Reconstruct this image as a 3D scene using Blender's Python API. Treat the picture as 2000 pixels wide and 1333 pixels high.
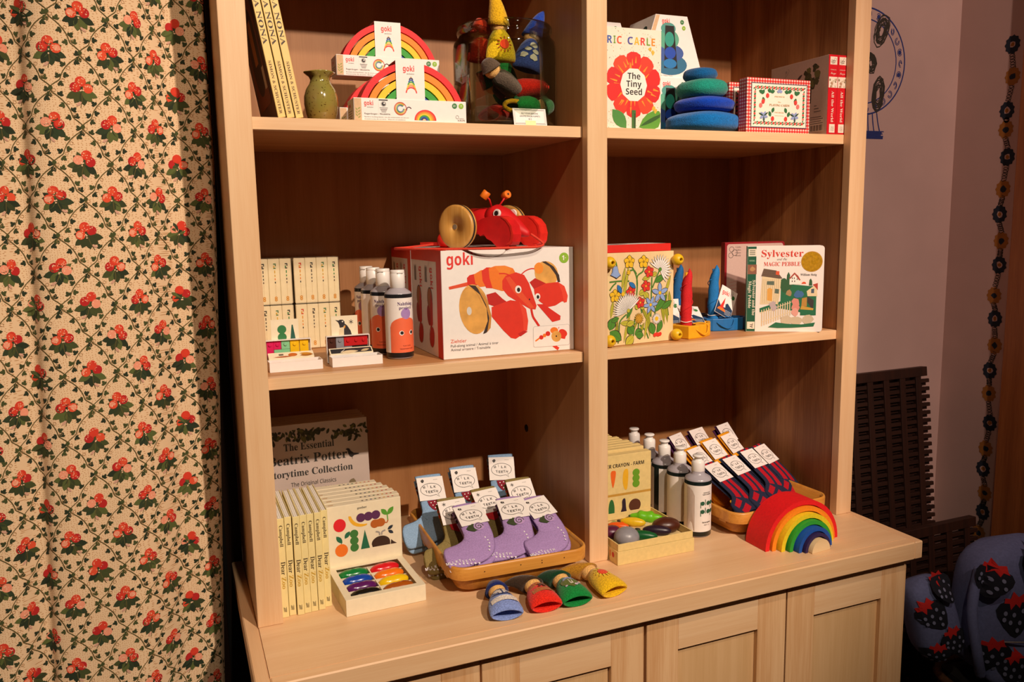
import bpy, math, random
from mathutils import Vector, Matrix, Euler
for o in list(bpy.data.objects): bpy.data.objects.remove(o)
SC = bpy.context.scene
COL = SC.collection
PI = math.pi
random.seed(7)
# ---------------------------------------------------------------- camera
# metres; the worktop's upper face is z = 0, the bookcase front is y = 0, x runs along the bookcase
def cam_axes(yaw, pitch, roll):
    y, p, r = (math.radians(a) for a in (yaw, pitch, roll))
    f = Vector((math.sin(y)*math.cos(p), math.cos(y)*math.cos(p), math.sin(p)))
    rt = Vector((math.cos(y), -math.sin(y), 0)); up = rt.cross(f)
    return rt*math.cos(r)+up*math.sin(r), up*math.cos(r)-rt*math.sin(r), f
cd = bpy.data.cameras.new('camera'); cam = bpy.data.objects.new('camera', cd); COL.objects.link(cam)
_r, _u, _f = cam_axes(22.3889, -8.1772, -1.0769)
M = Matrix((( _r.x, _u.x, -_f.x), (_r.y, _u.y, -_f.y), (_r.z, _u.z, -_f.z))).to_4x4()
M.translation = Vector((-.09, -1.3642, .6674)); cam.matrix_world = M
cd.sensor_fit = 'HORIZONTAL'; cd.sensor_width = 36; cd.lens = 1597.9/2000*36; cd.clip_start = .02
SC.camera = cam
# ---------------------------------------------------------------- light
def lin(c):
    if isinstance(c, str):
        c = [int(c[i:i+2], 16)/255 for i in (0, 2, 4)]
    return tuple(((x+.055)/1.055)**2.4 if x > .04045 else x/12.92 for x in c)
w = bpy.data.worlds.new('room_air'); SC.world = w; w.use_nodes = True
bg = w.node_tree.nodes['Background']; bg.inputs[0].default_value = (1, .52, .34, 1); bg.inputs[1].default_value = .02
def spot(name, loc, tgt, power, color, size=75, blend=.6, r=.03):
    d = bpy.data.lights.new(name, 'SPOT'); o = bpy.data.objects.new(name, d); COL.objects.link(o)
    o.location = loc; o.rotation_euler = (Vector(tgt)-Vector(loc)).to_track_quat('-Z', 'Y').to_euler()
    d.energy = power; d.color = color; d.spot_size = math.radians(size); d.spot_blend = blend; d.shadow_soft_size = r
    return o
spot('track_lamp', (1.1, -2.9, 2.5), (.42, .1, .42), 480, (1, .80, .645), 39, .75, .035)
spot('track_lamp', (1.15, -2.5, 2.45), (1.68, .25, .72), 185, (1, .66, .55), 38, .8, .05)
spot('track_lamp', (.12, -1.74, 2.16), (.35, .1, .3), 75, (1, .80, .60), 62, .8, .03)
SC.view_settings.view_transform = 'Standard'; SC.view_settings.look = 'None'
SC.view_settings.exposure = 0; SC.view_settings.gamma = 1; SC.view_settings.use_curve_mapping = False
# ---------------------------------------------------------------- materials
MATS = {}
def node_mat(key):
    m = bpy.data.materials.new(key); m.use_nodes = True
    return m, m.node_tree.nodes, m.node_tree.links, m.node_tree.nodes['Principled BSDF']
def mt(col, rough=.5, var=.06, scale=60, bump=0, key=None, metal=0, spec=.5, coat=0):
    """plain surface of one colour with a little procedural variation"""
    k = key or 'm_%s_%.2f_%.2f_%g_%.2f_%.1f_%.1f' % (col, rough, var, scale, bump, metal, coat)
    if k in MATS: return MATS[k]
    m, N, L, P = node_mat(k)
    c = lin(col); tc = N.new('ShaderNodeTexCoord'); nz = N.new('ShaderNodeTexNoise')
    nz.inputs['Scale'].default_value = scale; nz.inputs['Detail'].default_value = 3
    L.new(tc.outputs['Object'], nz.inputs['Vector'])
    cr = N.new('ShaderNodeValToRGB')
    cr.color_ramp.elements[0].position = .3; cr.color_ramp.elements[1].position = .7
    cr.color_ramp.elements[0].color = (*[x*(1-var) for x in c], 1); cr.color_ramp.elements[1].color = (*[min(1, x*(1+var)) for x in c], 1)
    L.new(nz.outputs['Fac'], cr.inputs[0]); L.new(cr.outputs[0], P.inputs['Base Color'])
    P.inputs['Roughness'].default_value = rough; P.inputs['Metallic'].default_value = metal
    P.inputs['Specular IOR Level'].default_value = spec
    if coat: P.inputs['Coat Weight'].default_value = coat
    if bump:
        b = N.new('ShaderNodeBump'); b.inputs['Strength'].default_value = bump; b.inputs['Distance'].default_value = .002
        L.new(nz.outputs['Fac'], b.inputs['Height']); L.new(b.outputs[0], P.inputs['Normal'])
    MATS[k] = m; return m
def ink(col, rough=.55): return mt(col, rough, .03, 200)
def felt(col):
    k = 'felt_'+col
    if k in MATS: return MATS[k]
    m = mt(col, .95, .28, 420, .6, k, spec=.1)
    m.node_tree.nodes['Principled BSDF'].inputs['Sheen Weight'].default_value = .25
    return m
def wood(key, a, b, axis, fine=1, rough=.5, amt=1):
    """long-grained timber; axis is the grain direction"""
    if key in MATS: return MATS[key]
    m, N, L, P = node_mat(key)
    tc = N.new('ShaderNodeTexCoord'); mp = N.new('ShaderNodeMapping')
    s = [34*fine]*3; s['xyz'.index(axis)] = 1.6*fine
    mp.inputs['Scale'].default_value = s; L.new(tc.outputs['Object'], mp.inputs['Vector'])
    n1 = N.new('ShaderNodeTexNoise'); n1.inputs['Scale'].default_value = 1; n1.inputs['Detail'].default_value = 5; n1.inputs['Distortion'].default_value = .5
    L.new(mp.outputs[0], n1.inputs['Vector'])
    m2 = N.new('ShaderNodeMapping'); s2 = [400.]*3; s2['xyz'.index(axis)] = 14; m2.inputs['Scale'].default_value = s2
    L.new(tc.outputs['Object'], m2.inputs['Vector'])
    n2 = N.new('ShaderNodeTexNoise'); n2.inputs['Scale'].default_value = 1; n2.inputs['Detail'].default_value = 2; L.new(m2.outputs[0], n2.inputs['Vector'])
    ad = N.new('ShaderNodeMix'); ad.inputs[0].default_value = .3; L.new(n1.outputs['Fac'], ad.inputs[2]); L.new(n2.outputs['Fac'], ad.inputs[3])
    cr = N.new('ShaderNodeValToRGB'); e = cr.color_ramp.elements
    e[0].position = .5-.16/amt; e[1].position = .5+.16/amt; e[0].color = (*lin(b), 1); e[1].color = (*lin(a), 1)
    L.new(ad.outputs[0], cr.inputs[0]); L.new(cr.outputs[0], P.inputs['Base Color'])
    P.inputs['Roughness'].default_value = rough
    bp = N.new('ShaderNodeBump'); bp.inputs['Strength'].default_value = .06; bp.inputs['Distance'].default_value = .001
    L.new(n2.outputs['Fac'], bp.inputs['Height']); L.new(bp.outputs[0], P.inputs['Normal'])
    MATS[key] = m; return m
def clear(key, tint, gloss=.12, rough=.03):
    """thin clear glass or film"""
    if key in MATS: return MATS[key]
    m, N, L, P = node_mat(key); N.remove(P)
    t = N.new('ShaderNodeBsdfTransparent'); t.inputs[0].default_value = (*lin(tint), 1)
    g = N.new('ShaderNodeBsdfGlossy'); g.inputs['Roughness'].default_value = rough
    lw = N.new('ShaderNodeLayerWeight'); lw.inputs[0].default_value = .30
    mu = N.new('ShaderNodeMath'); mu.operation = 'MULTIPLY_ADD'; mu.inputs[1].default_value = .8; mu.inputs[2].default_value = gloss*.3
    L.new(lw.outputs['Fresnel'], mu.inputs[0])
    mx = N.new('ShaderNodeMixShader'); L.new(mu.outputs[0], mx.inputs[0]); L.new(t.outputs[0], mx.inputs[1]); L.new(g.outputs[0], mx.inputs[2])
    L.new(mx.outputs[0], N['Material Output'].inputs['Surface'])
    MATS[key] = m; return m
# ---------------------------------------------------------------- mesh builder
class MB:
    def __init__(s): s.v = []; s.f = []; s.mi = []; s.sm = []; s.mats = []
    def m(s, mat):
        if mat not in s.mats: s.mats.append(mat)
        return s.mats.index(mat)
    def add(s, vs, fs, mat, smooth=False, M=None):
        n = len(s.v); i = s.m(mat)
        s.v += [tuple(M @ Vector(p)) if M else tuple(p) for p in vs]
        for f in fs: s.f.append([n+k for k in f]); s.mi.append(i); s.sm.append(smooth)
    def box(s, x0, x1, y0, y1, z0, z1, mat, b=0, M=None):
        X, Y, Z = (x0, x1), (y0, y1), (z0, z1)
        if b <= 0:
            vs = [(X[i], Y[j], Z[k]) for i in (0, 1) for j in (0, 1) for k in (0, 1)]
            fs = [(0, 1, 3, 2), (4, 6, 7, 5), (0, 4, 5, 1), (2, 3, 7, 6), (0, 2, 6, 4), (1, 5, 7, 3)]
            return s.add(vs, fs, mat, False, M)
        vs = []; ix = {}
        for i in (0, 1):
            for j in (0, 1):
                for k in (0, 1):
                    c = (X[i], Y[j], Z[k]); d = [b*(1-2*q) for q in (i, j, k)]
                    for a in range(3):
                        p = [c[q]+(0 if q == a else d[q]) for q in range(3)]
                        ix[i, j, k, a] = len(vs); vs.append(p)
        fs = []
        def C(a, i, u, w):
            t = [0, 0, 0]; t[a] = i; t[(a+1) % 3] = u; t[(a+2) % 3] = w; return tuple(t)
        for a in range(3):
            for i in (0, 1):
                q = [ix[C(a, i, *uw)+(a,)] for uw in ((0, 0), (1, 0), (1, 1), (0, 1))]
                fs.append(q if i else q[::-1])
        for a in range(3):
            a1, a2 = (a+1) % 3, (a+2) % 3
            for u in (0, 1):
                for w_ in (0, 1):
                    c0, c1 = C(a, 0, u, w_), C(a, 1, u, w_)
                    q = [ix[c0+(a1,)], ix[c1+(a1,)], ix[c1+(a2,)], ix[c0+(a2,)]]
                    fs.append(q if u == w_ else q[::-1])
        for c in [(i, j, k) for i in (0, 1) for j in (0, 1) for k in (0, 1)]:
            q = [ix[c+(a,)] for a in range(3)]
            fs.append(q if sum(c) % 2 else q[::-1])
        s.add(vs, fs, mat, False, M)
    def prism(s, poly, h0, h1, mat, M=None, smooth=False):
        """closed 2-D outline (counter-clockwise) raised from h0 to h1 along local z"""
        n = len(poly)
        vs = [(x, y, h0) for x, y in poly]+[(x, y, h1) for x, y in poly]
        s.add(vs, [tuple(range(n))[::-1], tuple(range(n, 2*n))], mat, False, M)
        s.add(vs, [(i, (i+1) % n, n+(i+1) % n, n+i) for i in range(n)], mat, smooth, M)
    def loft(s, rings, mat, M=None, smooth=True, caps=True, closed=True, mats=None):
        n = len(rings[0]); base = len(s.v)
        vs = [p for r in rings for p in r]
        s.v += [tuple(M @ Vector(p)) if M else tuple(p) for p in vs]
        for a in range(len(rings)-1):
            i = s.m(mats[a] if mats else mat)
            for k in range(n if closed else n-1):
                k2 = (k+1) % n
                s.f.append([base+a*n+k, base+a*n+k2, base+(a+1)*n+k2, base+(a+1)*n+k]); s.mi.append(i); s.sm.append(smooth)
        if caps:
            s.f.append([base+k for k in range(n)][::-1]); s.mi.append(s.m(mats[0] if mats else mat)); s.sm.append(False)
            e = base+(len(rings)-1)*n
            s.f.append([e+k for k in range(n)]); s.mi.append(s.m(mats[-1] if mats else mat)); s.sm.append(False)
    def lathe(s, prof, mat, n=28, M=None, smooth=True, caps=True, mats=None):
        s.loft([[(r*math.cos(2*PI*k/n), r*math.sin(2*PI*k/n), z) for k in range(n)] for r, z in prof], mat, M, smooth, caps, True, mats)
    def tube(s, pts, r, mat, n=8, M=None, closed=False):
        pts = [Vector(p) for p in pts]; rings = []; up = Vector((.13, .31, .94))
        for i, p in enumerate(pts):
            a = pts[i-1] if (i or closed) else p; b = pts[(i+1) % len(pts)] if (i < len(pts)-1 or closed) else p
            t = (b-a).normalized(); q = t.cross(up)
            if q.length < .05: q = t.cross(Vector((1, 0, 0)))
            q.normalize(); z = q.cross(t); rr = r(i/(len(pts)-1)) if callable(r) else r
            rings.append([p+q*rr*math.cos(2*PI*k/n)+z*rr*math.sin(2*PI*k/n) for k in range(n)])
        if closed: rings.append(rings[0])
        s.loft(rings, mat, M, True, not closed)
    def ell(s, c, r, mat, M=None, n=20, m=12, fn=None):
        if not hasattr(r, '__len__'): r = (r, r, r)
        vs = []; fs = []
        for i in range(1, m):
            t = PI*i/m
            for k in range(n):
                a = 2*PI*k/n; d = Vector((math.sin(t)*math.cos(a), math.sin(t)*math.sin(a), math.cos(t)))
                q = fn(d) if fn else 1
                vs.append((c[0]+r[0]*d.x*q, c[1]+r[1]*d.y*q, c[2]+r[2]*d.z*q))
        vs += [(c[0], c[1], c[2]+r[2]), (c[0], c[1], c[2]-r[2])]
        for i in range(m-2):
            for k in range(n):
                k2 = (k+1) % n; fs.append((i*n+k, (i+1)*n+k, (i+1)*n+k2, i*n+k2))
        T = len(vs)-2
        for k in range(n):
            k2 = (k+1) % n; fs += [(T, k, k2), (T+1, (m-2)*n+k2, (m-2)*n+k)]
        s.add(vs, fs, mat, True, M)
    def build(s, name, parent=None, loc=None, rot=None):
        me = bpy.data.meshes.new(name); me.from_pydata(s.v, [], s.f)
        for m in s.mats: me.materials.append(m)
        me.polygons.foreach_set('material_index', s.mi); me.polygons.foreach_set('use_smooth', s.sm)
        me.update()
        o = bpy.data.objects.new(name, me); COL.objects.link(o)
        if parent: o.parent = parent
        if loc: o.location = loc
        if rot: o.rotation_euler = rot
        return o
# ---------------------------------------------------------------- printing on faces
TXT = {}
def styled(t, style):
    U, Lw, D = dict(sb=(0x1D5D4, 0x1D5EE, 0x1D7EC), serif=(0x1D400, 0x1D41A, 0x1D7CE), ital=(0x1D434, 0x1D44E, 0), script=(0x1D4D0, 0x1D4EA, 0), mono=(0x1D670, 0x1D68A, 0x1D7F6), plain=(0, 0, 0), light=(0x1D5A0, 0x1D5BA, 0x1D7E2))[style]
    if not U: return t
    r = ''
    for c in t:
        if style == 'ital' and c == 'h': r += '\u210e'
        elif 'A' <= c <= 'Z': r += chr(U+ord(c)-65)
        elif 'a' <= c <= 'z': r += chr(Lw+ord(c)-97)
        elif '0' <= c <= '9' and D: r += chr(D+ord(c)-48)
        else: r += c
    return r
def text_mesh(t, style, off):
    k = (t, style, off)
    if k in TXT: return TXT[k]
    c = bpy.data.curves.new('t', 'FONT'); c.body = styled(t, style); c.size = 1; c.offset = off; c.resolution_u = 3
    o = bpy.data.objects.new('t', c); COL.objects.link(o)
    me = bpy.data.meshes.new_from_object(o)
    vs = [(p.co.x, p.co.y) for p in me.vertices]; fs = [tuple(p.vertices) for p in me.polygons]
    bpy.data.objects.remove(o); bpy.data.curves.remove(c); bpy.data.meshes.remove(me)
    TXT[k] = (vs, fs); return TXT[k]
class Print:
    """a printed layer on a face: o origin, u and v directions, or a mapping fn(x, y, height)"""
    def __init__(s, mb, o=None, u=None, v=None, eps=.0003, fn=None, step=.0000025, fan=False):
        s.mb = mb; s.h = eps; s.step = step; s.fan = fan; s.clip = None
        if fn: s.fn = fn
        else:
            o, u, v = Vector(o), Vector(u).normalized(), Vector(v).normalized(); n = u.cross(v)
            s.fn = lambda x, y, h: o+u*x+v*y+n*h
    def poly(s, pts, mat, hold=False):
        if not hold: s.h += s.step
        if s.clip: pts = [(min(max(x, s.clip[0]), s.clip[2]), min(max(y, s.clip[1]), s.clip[3])) for x, y in pts]
        a = sum(pts[i-1][0]*pts[i][1]-pts[i][0]*pts[i-1][1] for i in range(len(pts)))
        if a < 0: pts = pts[::-1]
        n = len(pts)
        if s.fan and n > 5:
            cx, cy = sum(q[0] for q in pts)/n, sum(q[1] for q in pts)/n; V = []
            for f in (1, .66, .33): V += [(cx+(x-cx)*f, cy+(y-cy)*f) for x, y in pts]
            V.append((cx, cy)); F = []
            for i in range(n):
                j = (i+1) % n; F += [(i, j, n+j, n+i), (n+i, n+j, 2*n+j, 2*n+i), (2*n+i, 2*n+j, 3*n)]
            return s.mb.add([s.fn(x, y, s.h) for x, y in V], F, mat)
        s.mb.add([s.fn(x, y, s.h) for x, y in pts], [tuple(range(n))], mat)
    def rect(s, x0, y0, x1, y1, mat): s.poly([(x0, y0), (x1, y0), (x1, y1), (x0, y1)], mat)
    def rrect(s, x0, y0, x1, y1, r, mat, n=5):
        p = []
        for cx, cy, a in ((x1-r, y0+r, -90), (x1-r, y1-r, 0), (x0+r, y1-r, 90), (x0+r, y0+r, 180)):
            p += [(cx+r*math.cos(math.radians(a+90*k/n)), cy+r*math.sin(math.radians(a+90*k/n))) for k in range(n+1)]
        s.poly(p, mat)
    def disc(s, x, y, rx, mat, ry=None, rot=0, n=20, a0=0, a1=360):
        ry = ry or rx; c, q = math.cos(rot), math.sin(rot); p = []
        full = a1-a0 >= 360
        for k in range(n if full else n+1):
            a = math.radians(a0+(a1-a0)*k/n); X, Y = rx*math.cos(a), ry*math.sin(a); p.append((x+X*c-Y*q, y+X*q+Y*c))
        s.poly(p, mat)
    def line(s, pts, wd, mat, closed=False):
        s.h += s.step; n = len(pts); L = []; R = []
        for i, p in enumerate(pts):
            a = pts[i-1] if (i or closed) else p; b = pts[(i+1) % n] if (i < n-1 or closed) else p
            dx, dy = b[0]-a[0], b[1]-a[1]; d = math.hypot(dx, dy) or 1
            ww = wd(i/(n-1)) if callable(wd) else wd
            L.append((p[0]-dy/d*ww/2, p[1]+dx/d*ww/2)); R.append((p[0]+dy/d*ww/2, p[1]-dx/d*ww/2))
        vs = [s.fn(x, y, s.h) for x, y in R+L]
        s.mb.add(vs, [(i, (i+1) % n, n+(i+1) % n, n+i) for i in range(n if closed else n-1)], mat)
    def ring(s, x, y, rx, wd, mat, ry=None, n=24, a0=0, a1=360):
        ry = ry or rx; full = a1-a0 >= 360
        p = [(x+rx*math.cos(math.radians(a0+(a1-a0)*k/n)), y+ry*math.sin(math.radians(a0+(a1-a0)*k/n))) for k in range(n if full else n+1)]
        s.line(p, wd, mat, full)
    def frame(s, x0, y0, x1, y1, wd, mat): s.line([(x0, y0), (x1, y0), (x1, y1), (x0, y1)], wd, mat, True)
    def text(s, t, x, y, h, mat, style='plain', align='l', w=None, off=0, rot=0):
        """h = capital height; rot in degrees about (x, y)"""
        s.h += s.step
        vs, fs = text_mesh(t, style, 0)
        if not vs: return
        k = h/.7; x0 = min(p[0] for p in vs); x1 = max(p[0] for p in vs); kx = w/(x1-x0) if w else k
        W = (x1-x0)*kx; dx = {'l': 0, 'c': -W/2, 'r': -W}[align]; c, q = math.cos(math.radians(rot)), math.sin(math.radians(rot))
        o = []
        for a, b in vs:
            X, Y = (a-x0)*kx+dx, b*k; o.append(s.fn(x+X*c-Y*q, y+X*q+Y*c, s.h))
        s.mb.add(o, fs, mat)
    def blob(s, x, y, r, mat, n=9, jit=.3, rnd=random, sy=1):
        s.poly([(x+r*(1+jit*(rnd.random()-.5)*2)*math.cos(2*PI*k/n), y+sy*r*(1+jit*(rnd.random()-.5)*2)*math.sin(2*PI*k/n)) for k in range(n)], mat)
    def leaf(s, x, y, l, wd, ang, mat, n=5):
        c, q = math.cos(ang), math.sin(ang); p = []
        for k in range(n+1): t = k/n; p.append((t*l, wd/2*math.sin(PI*t)**.8))
        for k in range(n-1, 0, -1): t = k/n; p.append((t*l, -wd/2*math.sin(PI*t)**.8))
        s.poly([(x+a*c-b*q, y+a*q+b*c) for a, b in p], mat)
# ---------------------------------------------------------------- object helpers
def tag(o, label=None, cat=None, group=None, kind=None):
    if label: o['label'] = label
    if cat: o['category'] = cat
    if group: o['group'] = group
    if kind: o['kind'] = kind
    return o
def thing(name, label, cat, loc=(0, 0, 0), rot=0, group=None):
    o = bpy.data.objects.new(name, None); COL.objects.link(o); o.empty_display_size = .02
    o.location = loc; o.rotation_euler = rot if hasattr(rot, '__len__') else (0, 0, rot)
    return tag(o, label, cat, group)
def dup(root, loc=None, rot=None, label=None, group=None):
    r = root.copy(); COL.objects.link(r)
    if loc is not None: r.location = loc
    if rot is not None: r.rotation_euler = rot if hasattr(rot, '__len__') else (0, 0, rot)
    if label: r['label'] = label
    if group: r['group'] = group
    for ch in list(root.children):
        c = ch.copy(); COL.objects.link(c); c.parent = r
        for g in list(ch.children):
            d = g.copy(); COL.objects.link(d); d.parent = c
    return r
def bez(p, n=12):
    """smooth curve through 2-D or 3-D points"""
    p = [Vector(q) for q in p]; o = []
    for i in range(len(p)-1):
        a, b, c, d = p[max(i-1, 0)], p[i], p[i+1], p[min(i+2, len(p)-1)]
        for k in range(n):
            t = k/n; o.append(.5*((2*b)+(c-a)*t+(2*a-5*b+4*c-d)*t*t+(3*b-a-3*c+d)*t**3))
    o.append(p[-1]); return o
# ================================================================ the setting
S1, S2 = .8425, .4201          # upper faces of the two shelves
FL = -.86                      # floor
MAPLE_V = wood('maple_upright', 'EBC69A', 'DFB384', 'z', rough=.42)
MAPLE_H = wood('maple_level', 'EBC69A', 'DFB384', 'x', rough=.42)
MAPLE_D = wood('maple_deep', 'E8C094', 'DCAF80', 'y', rough=.42)
MAPLE_S = wood('maple_door_stile', 'E8BE8E', 'D29E6A', 'z', .8, .42, 1.3)
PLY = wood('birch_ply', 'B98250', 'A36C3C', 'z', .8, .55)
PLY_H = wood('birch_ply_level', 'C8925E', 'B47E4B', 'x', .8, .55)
PLY_K = wood('knotty_panel', 'BA804C', '87532B', 'z', .5, .55, 1.4)
DOORW = wood('door_panel_maple', 'DDB584', 'D0A672', 'z', 1.4, .5)
DARK = wood('dark_stained_wood', '2A160C', '1A0D07', 'z', 1, .5)
PLASTER = mt('CDB2A8', .85, .04, 7, .1, 'pale_plaster')
FLOORM = wood('dark_floor_boards', '3A2216', '24140C', 'x', .5, .6)
def struct(name, mb, **k):
    o = mb.build(name, **k); return tag(o, kind='structure')
b = MB(); b.box(-2.2, 2.4, -3.6, .9, FL-.05, FL, FLOORM); struct('floor', b)
b = MB(); b.box(-2.2, -.0005, .3125, .36, FL, 1.9, DARK)
for gx in (-.034, -.16, -.29, -.42): b.box(gx-.0035, gx+.0035, .308, .3125, FL, 1.9, mt('0B0604', .7))
struct('wall_left', b)
b = MB(); b.box(1.3005, 2.0, .3125, .36, FL, 1.9, PLASTER)
wall_back = struct('wall_back', b)
b = MB(); b.box(1.94, 2.0, .118, .3125, FL, 1.9, PLASTER)
wall_right = struct('wall_right', b)
b = MB(); b.box(1.925, 2.0, .0, .118, FL, 1.9, wood('door_trim_wood', 'B4703C', '8C5028', 'z', 1, .4), .003)
struct('trim_1', b)
# ---- bookcase
case = thing('bookcase', 'tall open bookcase of pale maple standing on the cupboard worktop, two bays of shelves', 'bookcase', (0, 0, 0))
W0, M0, M1, R0, R1 = .0414, .6289, .6704, 1.2574, 1.30
TOP = 1.34
for x0, x1 in ((0, W0), (M0, M1), (R0, R1)):
    b = MB(); b.box(x0, x1, 0, .021, .0003, TOP, MAPLE_V, .0008); b.build('stile', case)
b = MB(); b.box(W0, M0, 0, .021, 1.2455, 1.30, MAPLE_H, .0008); b.box(M1, R0, 0, .021, 1.2455, 1.30, MAPLE_H, .0008); b.build('top_rail', case)
b = MB(); b.box(.0002, .019, .0212, .3122, .0003, TOP, MAPLE_V); b.box(.004, .019, .3122, .44, .0003, TOP, PLY); b.build('side_panel', case)
b = MB(); b.box(R0+.007, R1-.002, .0212, .3122, .0003, TOP, PLY_K); b.box(R0+.007, R1-.006, .3122, .44, .0003, TOP, PLY_K); b.build('side_panel', case)
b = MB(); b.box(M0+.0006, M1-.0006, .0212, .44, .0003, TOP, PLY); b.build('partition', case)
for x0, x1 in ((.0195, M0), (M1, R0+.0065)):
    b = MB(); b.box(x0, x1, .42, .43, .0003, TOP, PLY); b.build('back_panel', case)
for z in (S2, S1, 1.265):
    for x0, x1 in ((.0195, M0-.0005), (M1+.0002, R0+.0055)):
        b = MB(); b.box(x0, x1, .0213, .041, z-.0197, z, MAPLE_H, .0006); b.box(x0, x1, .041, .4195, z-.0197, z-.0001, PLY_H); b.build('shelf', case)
b = MB(); b.lathe([(.0085, 0), (.0085, .0015), (.0035, .002)], mt('2A1C12', .4, metal=.8), 16, Matrix.Translation((M0+.0006, .305, .205)) @ Matrix.Rotation(-PI/2, 4, 'Y')); b.build('screw', case)
# ---- worktop
b = MB(); b.box(.0012, 1.287, -.165, .3122, -.0379, 0, MAPLE_H)
b.box(.0012, 1.287, -.1894, -.1652, -.0379, -.0001, MAPLE_H, .0022)
b.box(-.0217, .0007, -.1894, .3122, -.0379, 0, MAPLE_D, .0022); b.box(1.2873, 1.3083, -.1894, .3122, -.0379, 0, MAPLE_D, .0022)
b.box(.0205, 1.262, .3122, .43, -.0379, 0, MAPLE_H)
tag(b.build('worktop'), 'thick pale maple worktop running under the whole bookcase, rounded front edge', 'worktop')
# ---- cupboard
cup = thing('base_cabinet', 'low maple cupboard under the worktop with four panelled doors', 'cupboard', (0, 0, FL))
H = -.038-FL
b = MB()
b.box(.004, 1.292, -.142, .3, .09, H-.0003, mt('5A2A12', .7, key='cupboard_inside')); b.box(.03, 1.27, -.1, .3, .0, .09, DARK)
b.build('carcass', cup)
b = MB(); b.box(1.2922, 1.294, -.142, .3, .09, H-.0003, MAPLE_V); b.build('end_panel', cup)
for x0, x1 in ((.012, .3355), (.339, .6525), (.6585, .9765), (.9798, 1.2938)):
    z0, z1, sw = .10, H-.0125, .068
    b = MB()
    b.box(x0, x0+sw, -.164, -.1425, z0, z1, MAPLE_S, .001); b.box(x1-sw, x1, -.164, -.1425, z0, z1, MAPLE_S, .001)
    b.box(x0+sw, x1-sw, -.1638, -.1425, z1-.071, z1-.0002, MAPLE_H, .0006); b.box(x0+sw, x1-sw, -.1638, -.1425, z0, z0+.08, MAPLE_H, .0006)
    d = b.build('door', cup)
    b = MB(); b.box(x0+sw, x1-sw, -.154, -.146, z0+.08, z1-.071, DOORW); b.build('panel', d)
# ================================================================ shared inks
WHITE = mt('F2ECE6', .55, .02, 90, key='white_card'); CREAM = mt('EFE3C4', .6, .03, 90, key='cream_card'); PAPER = mt('F4EEE2', .7, .02, 90, key='paper')
BLACK = ink('1C1613'); GREY = ink('8A8480'); LOGO_RED = ink('E2342B'); BADGE_D = ink('2E7A3C'); BADGE_L = ink('8DBB32')
KRAFT = mt('D9B48A', .7, .08, 120, key='kraft_strip')
RAIN = dict(red='E4151C', orange='F58A16', yellow='EBCB1E', green='2F9E2C', blue='1450A8', violet='2A1A4E')
def paint(c): return mt(c, .6, .05, 300, .08)
def arc_poly(R, r, n=28, a0=0, a1=180):
    p = [(R*math.cos(math.radians(a0+(a1-a0)*k/n)), R*math.sin(math.radians(a0+(a1-a0)*k/n))) for k in range(n+1)]
    if r <= 0: return p
    return p+[(r*math.cos(math.radians(a1-(a1-a0)*k/n)), r*math.sin(math.radians(a1-(a1-a0)*k/n))) for k in range(n+1)]
XZ = Matrix(((1, 0, 0, 0), (0, 0, -1, 0), (0, 1, 0, 0), (0, 0, 0, 1)))     # local xy outline -> upright xz, height -> -y
def upright(y): return Matrix.Translation((0, y, 0)) @ XZ
def front(mb, x0, y, z0, **k): return Print(mb, (x0, y, z0), (1, 0, 0), (0, 0, 1), **k)
def left(mb, x, y1, z0, **k): return Print(mb, (x, y1, z0), (0, -1, 0), (0, 0, 1), **k)
def top(mb, x0, y0, z, **k): return Print(mb, (x0, y0, z), (1, 0, 0), (0, 1, 0), **k)
def goki(p, x, y, h, sub=True):
    p.text('goki', x, y, h*1.25, LOGO_RED, 'sb', w=h*2.75, off=.01)
    if sub: p.text('evolution', x+h*.9, y-h*.72, h*.4, GREY, 'plain', w=h*1.8)
def tower(p, x, y, s):
    cols = ['E4151C', 'F58A16', 'EBCB1E', '2F9E2C', '1450A8', '2A1A4E']
    for k, c in enumerate(cols):
        r = s*(.36-.045*k); p.poly([(x+a, y+s*.155*k+b) for a, b in arc_poly(r, r-s*.075, 12)], ink(c))
    p.rect(x-s*.05, y+s*.9, x+s*.05, y+s*.97, ink('D9B48A'))
def mini_rainbow(p, x, y, r, n=14):
    for k, c in enumerate(['E4151C', 'F06A1A', 'F5A018', 'EBCB1E', '2F9E2C', '1450A8', '2A1A4E']):
        q = r*(1-.125*k); p.poly([(x+a*1.1+.12*r*(1-k*.2), y+b) for a, b in arc_poly(q, 0, n)], ink(c))
    p.poly([(x+a*1.2, y+b) for a, b in arc_poly(r*.14, 0, n)], ink('E3C9A0'))
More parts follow.
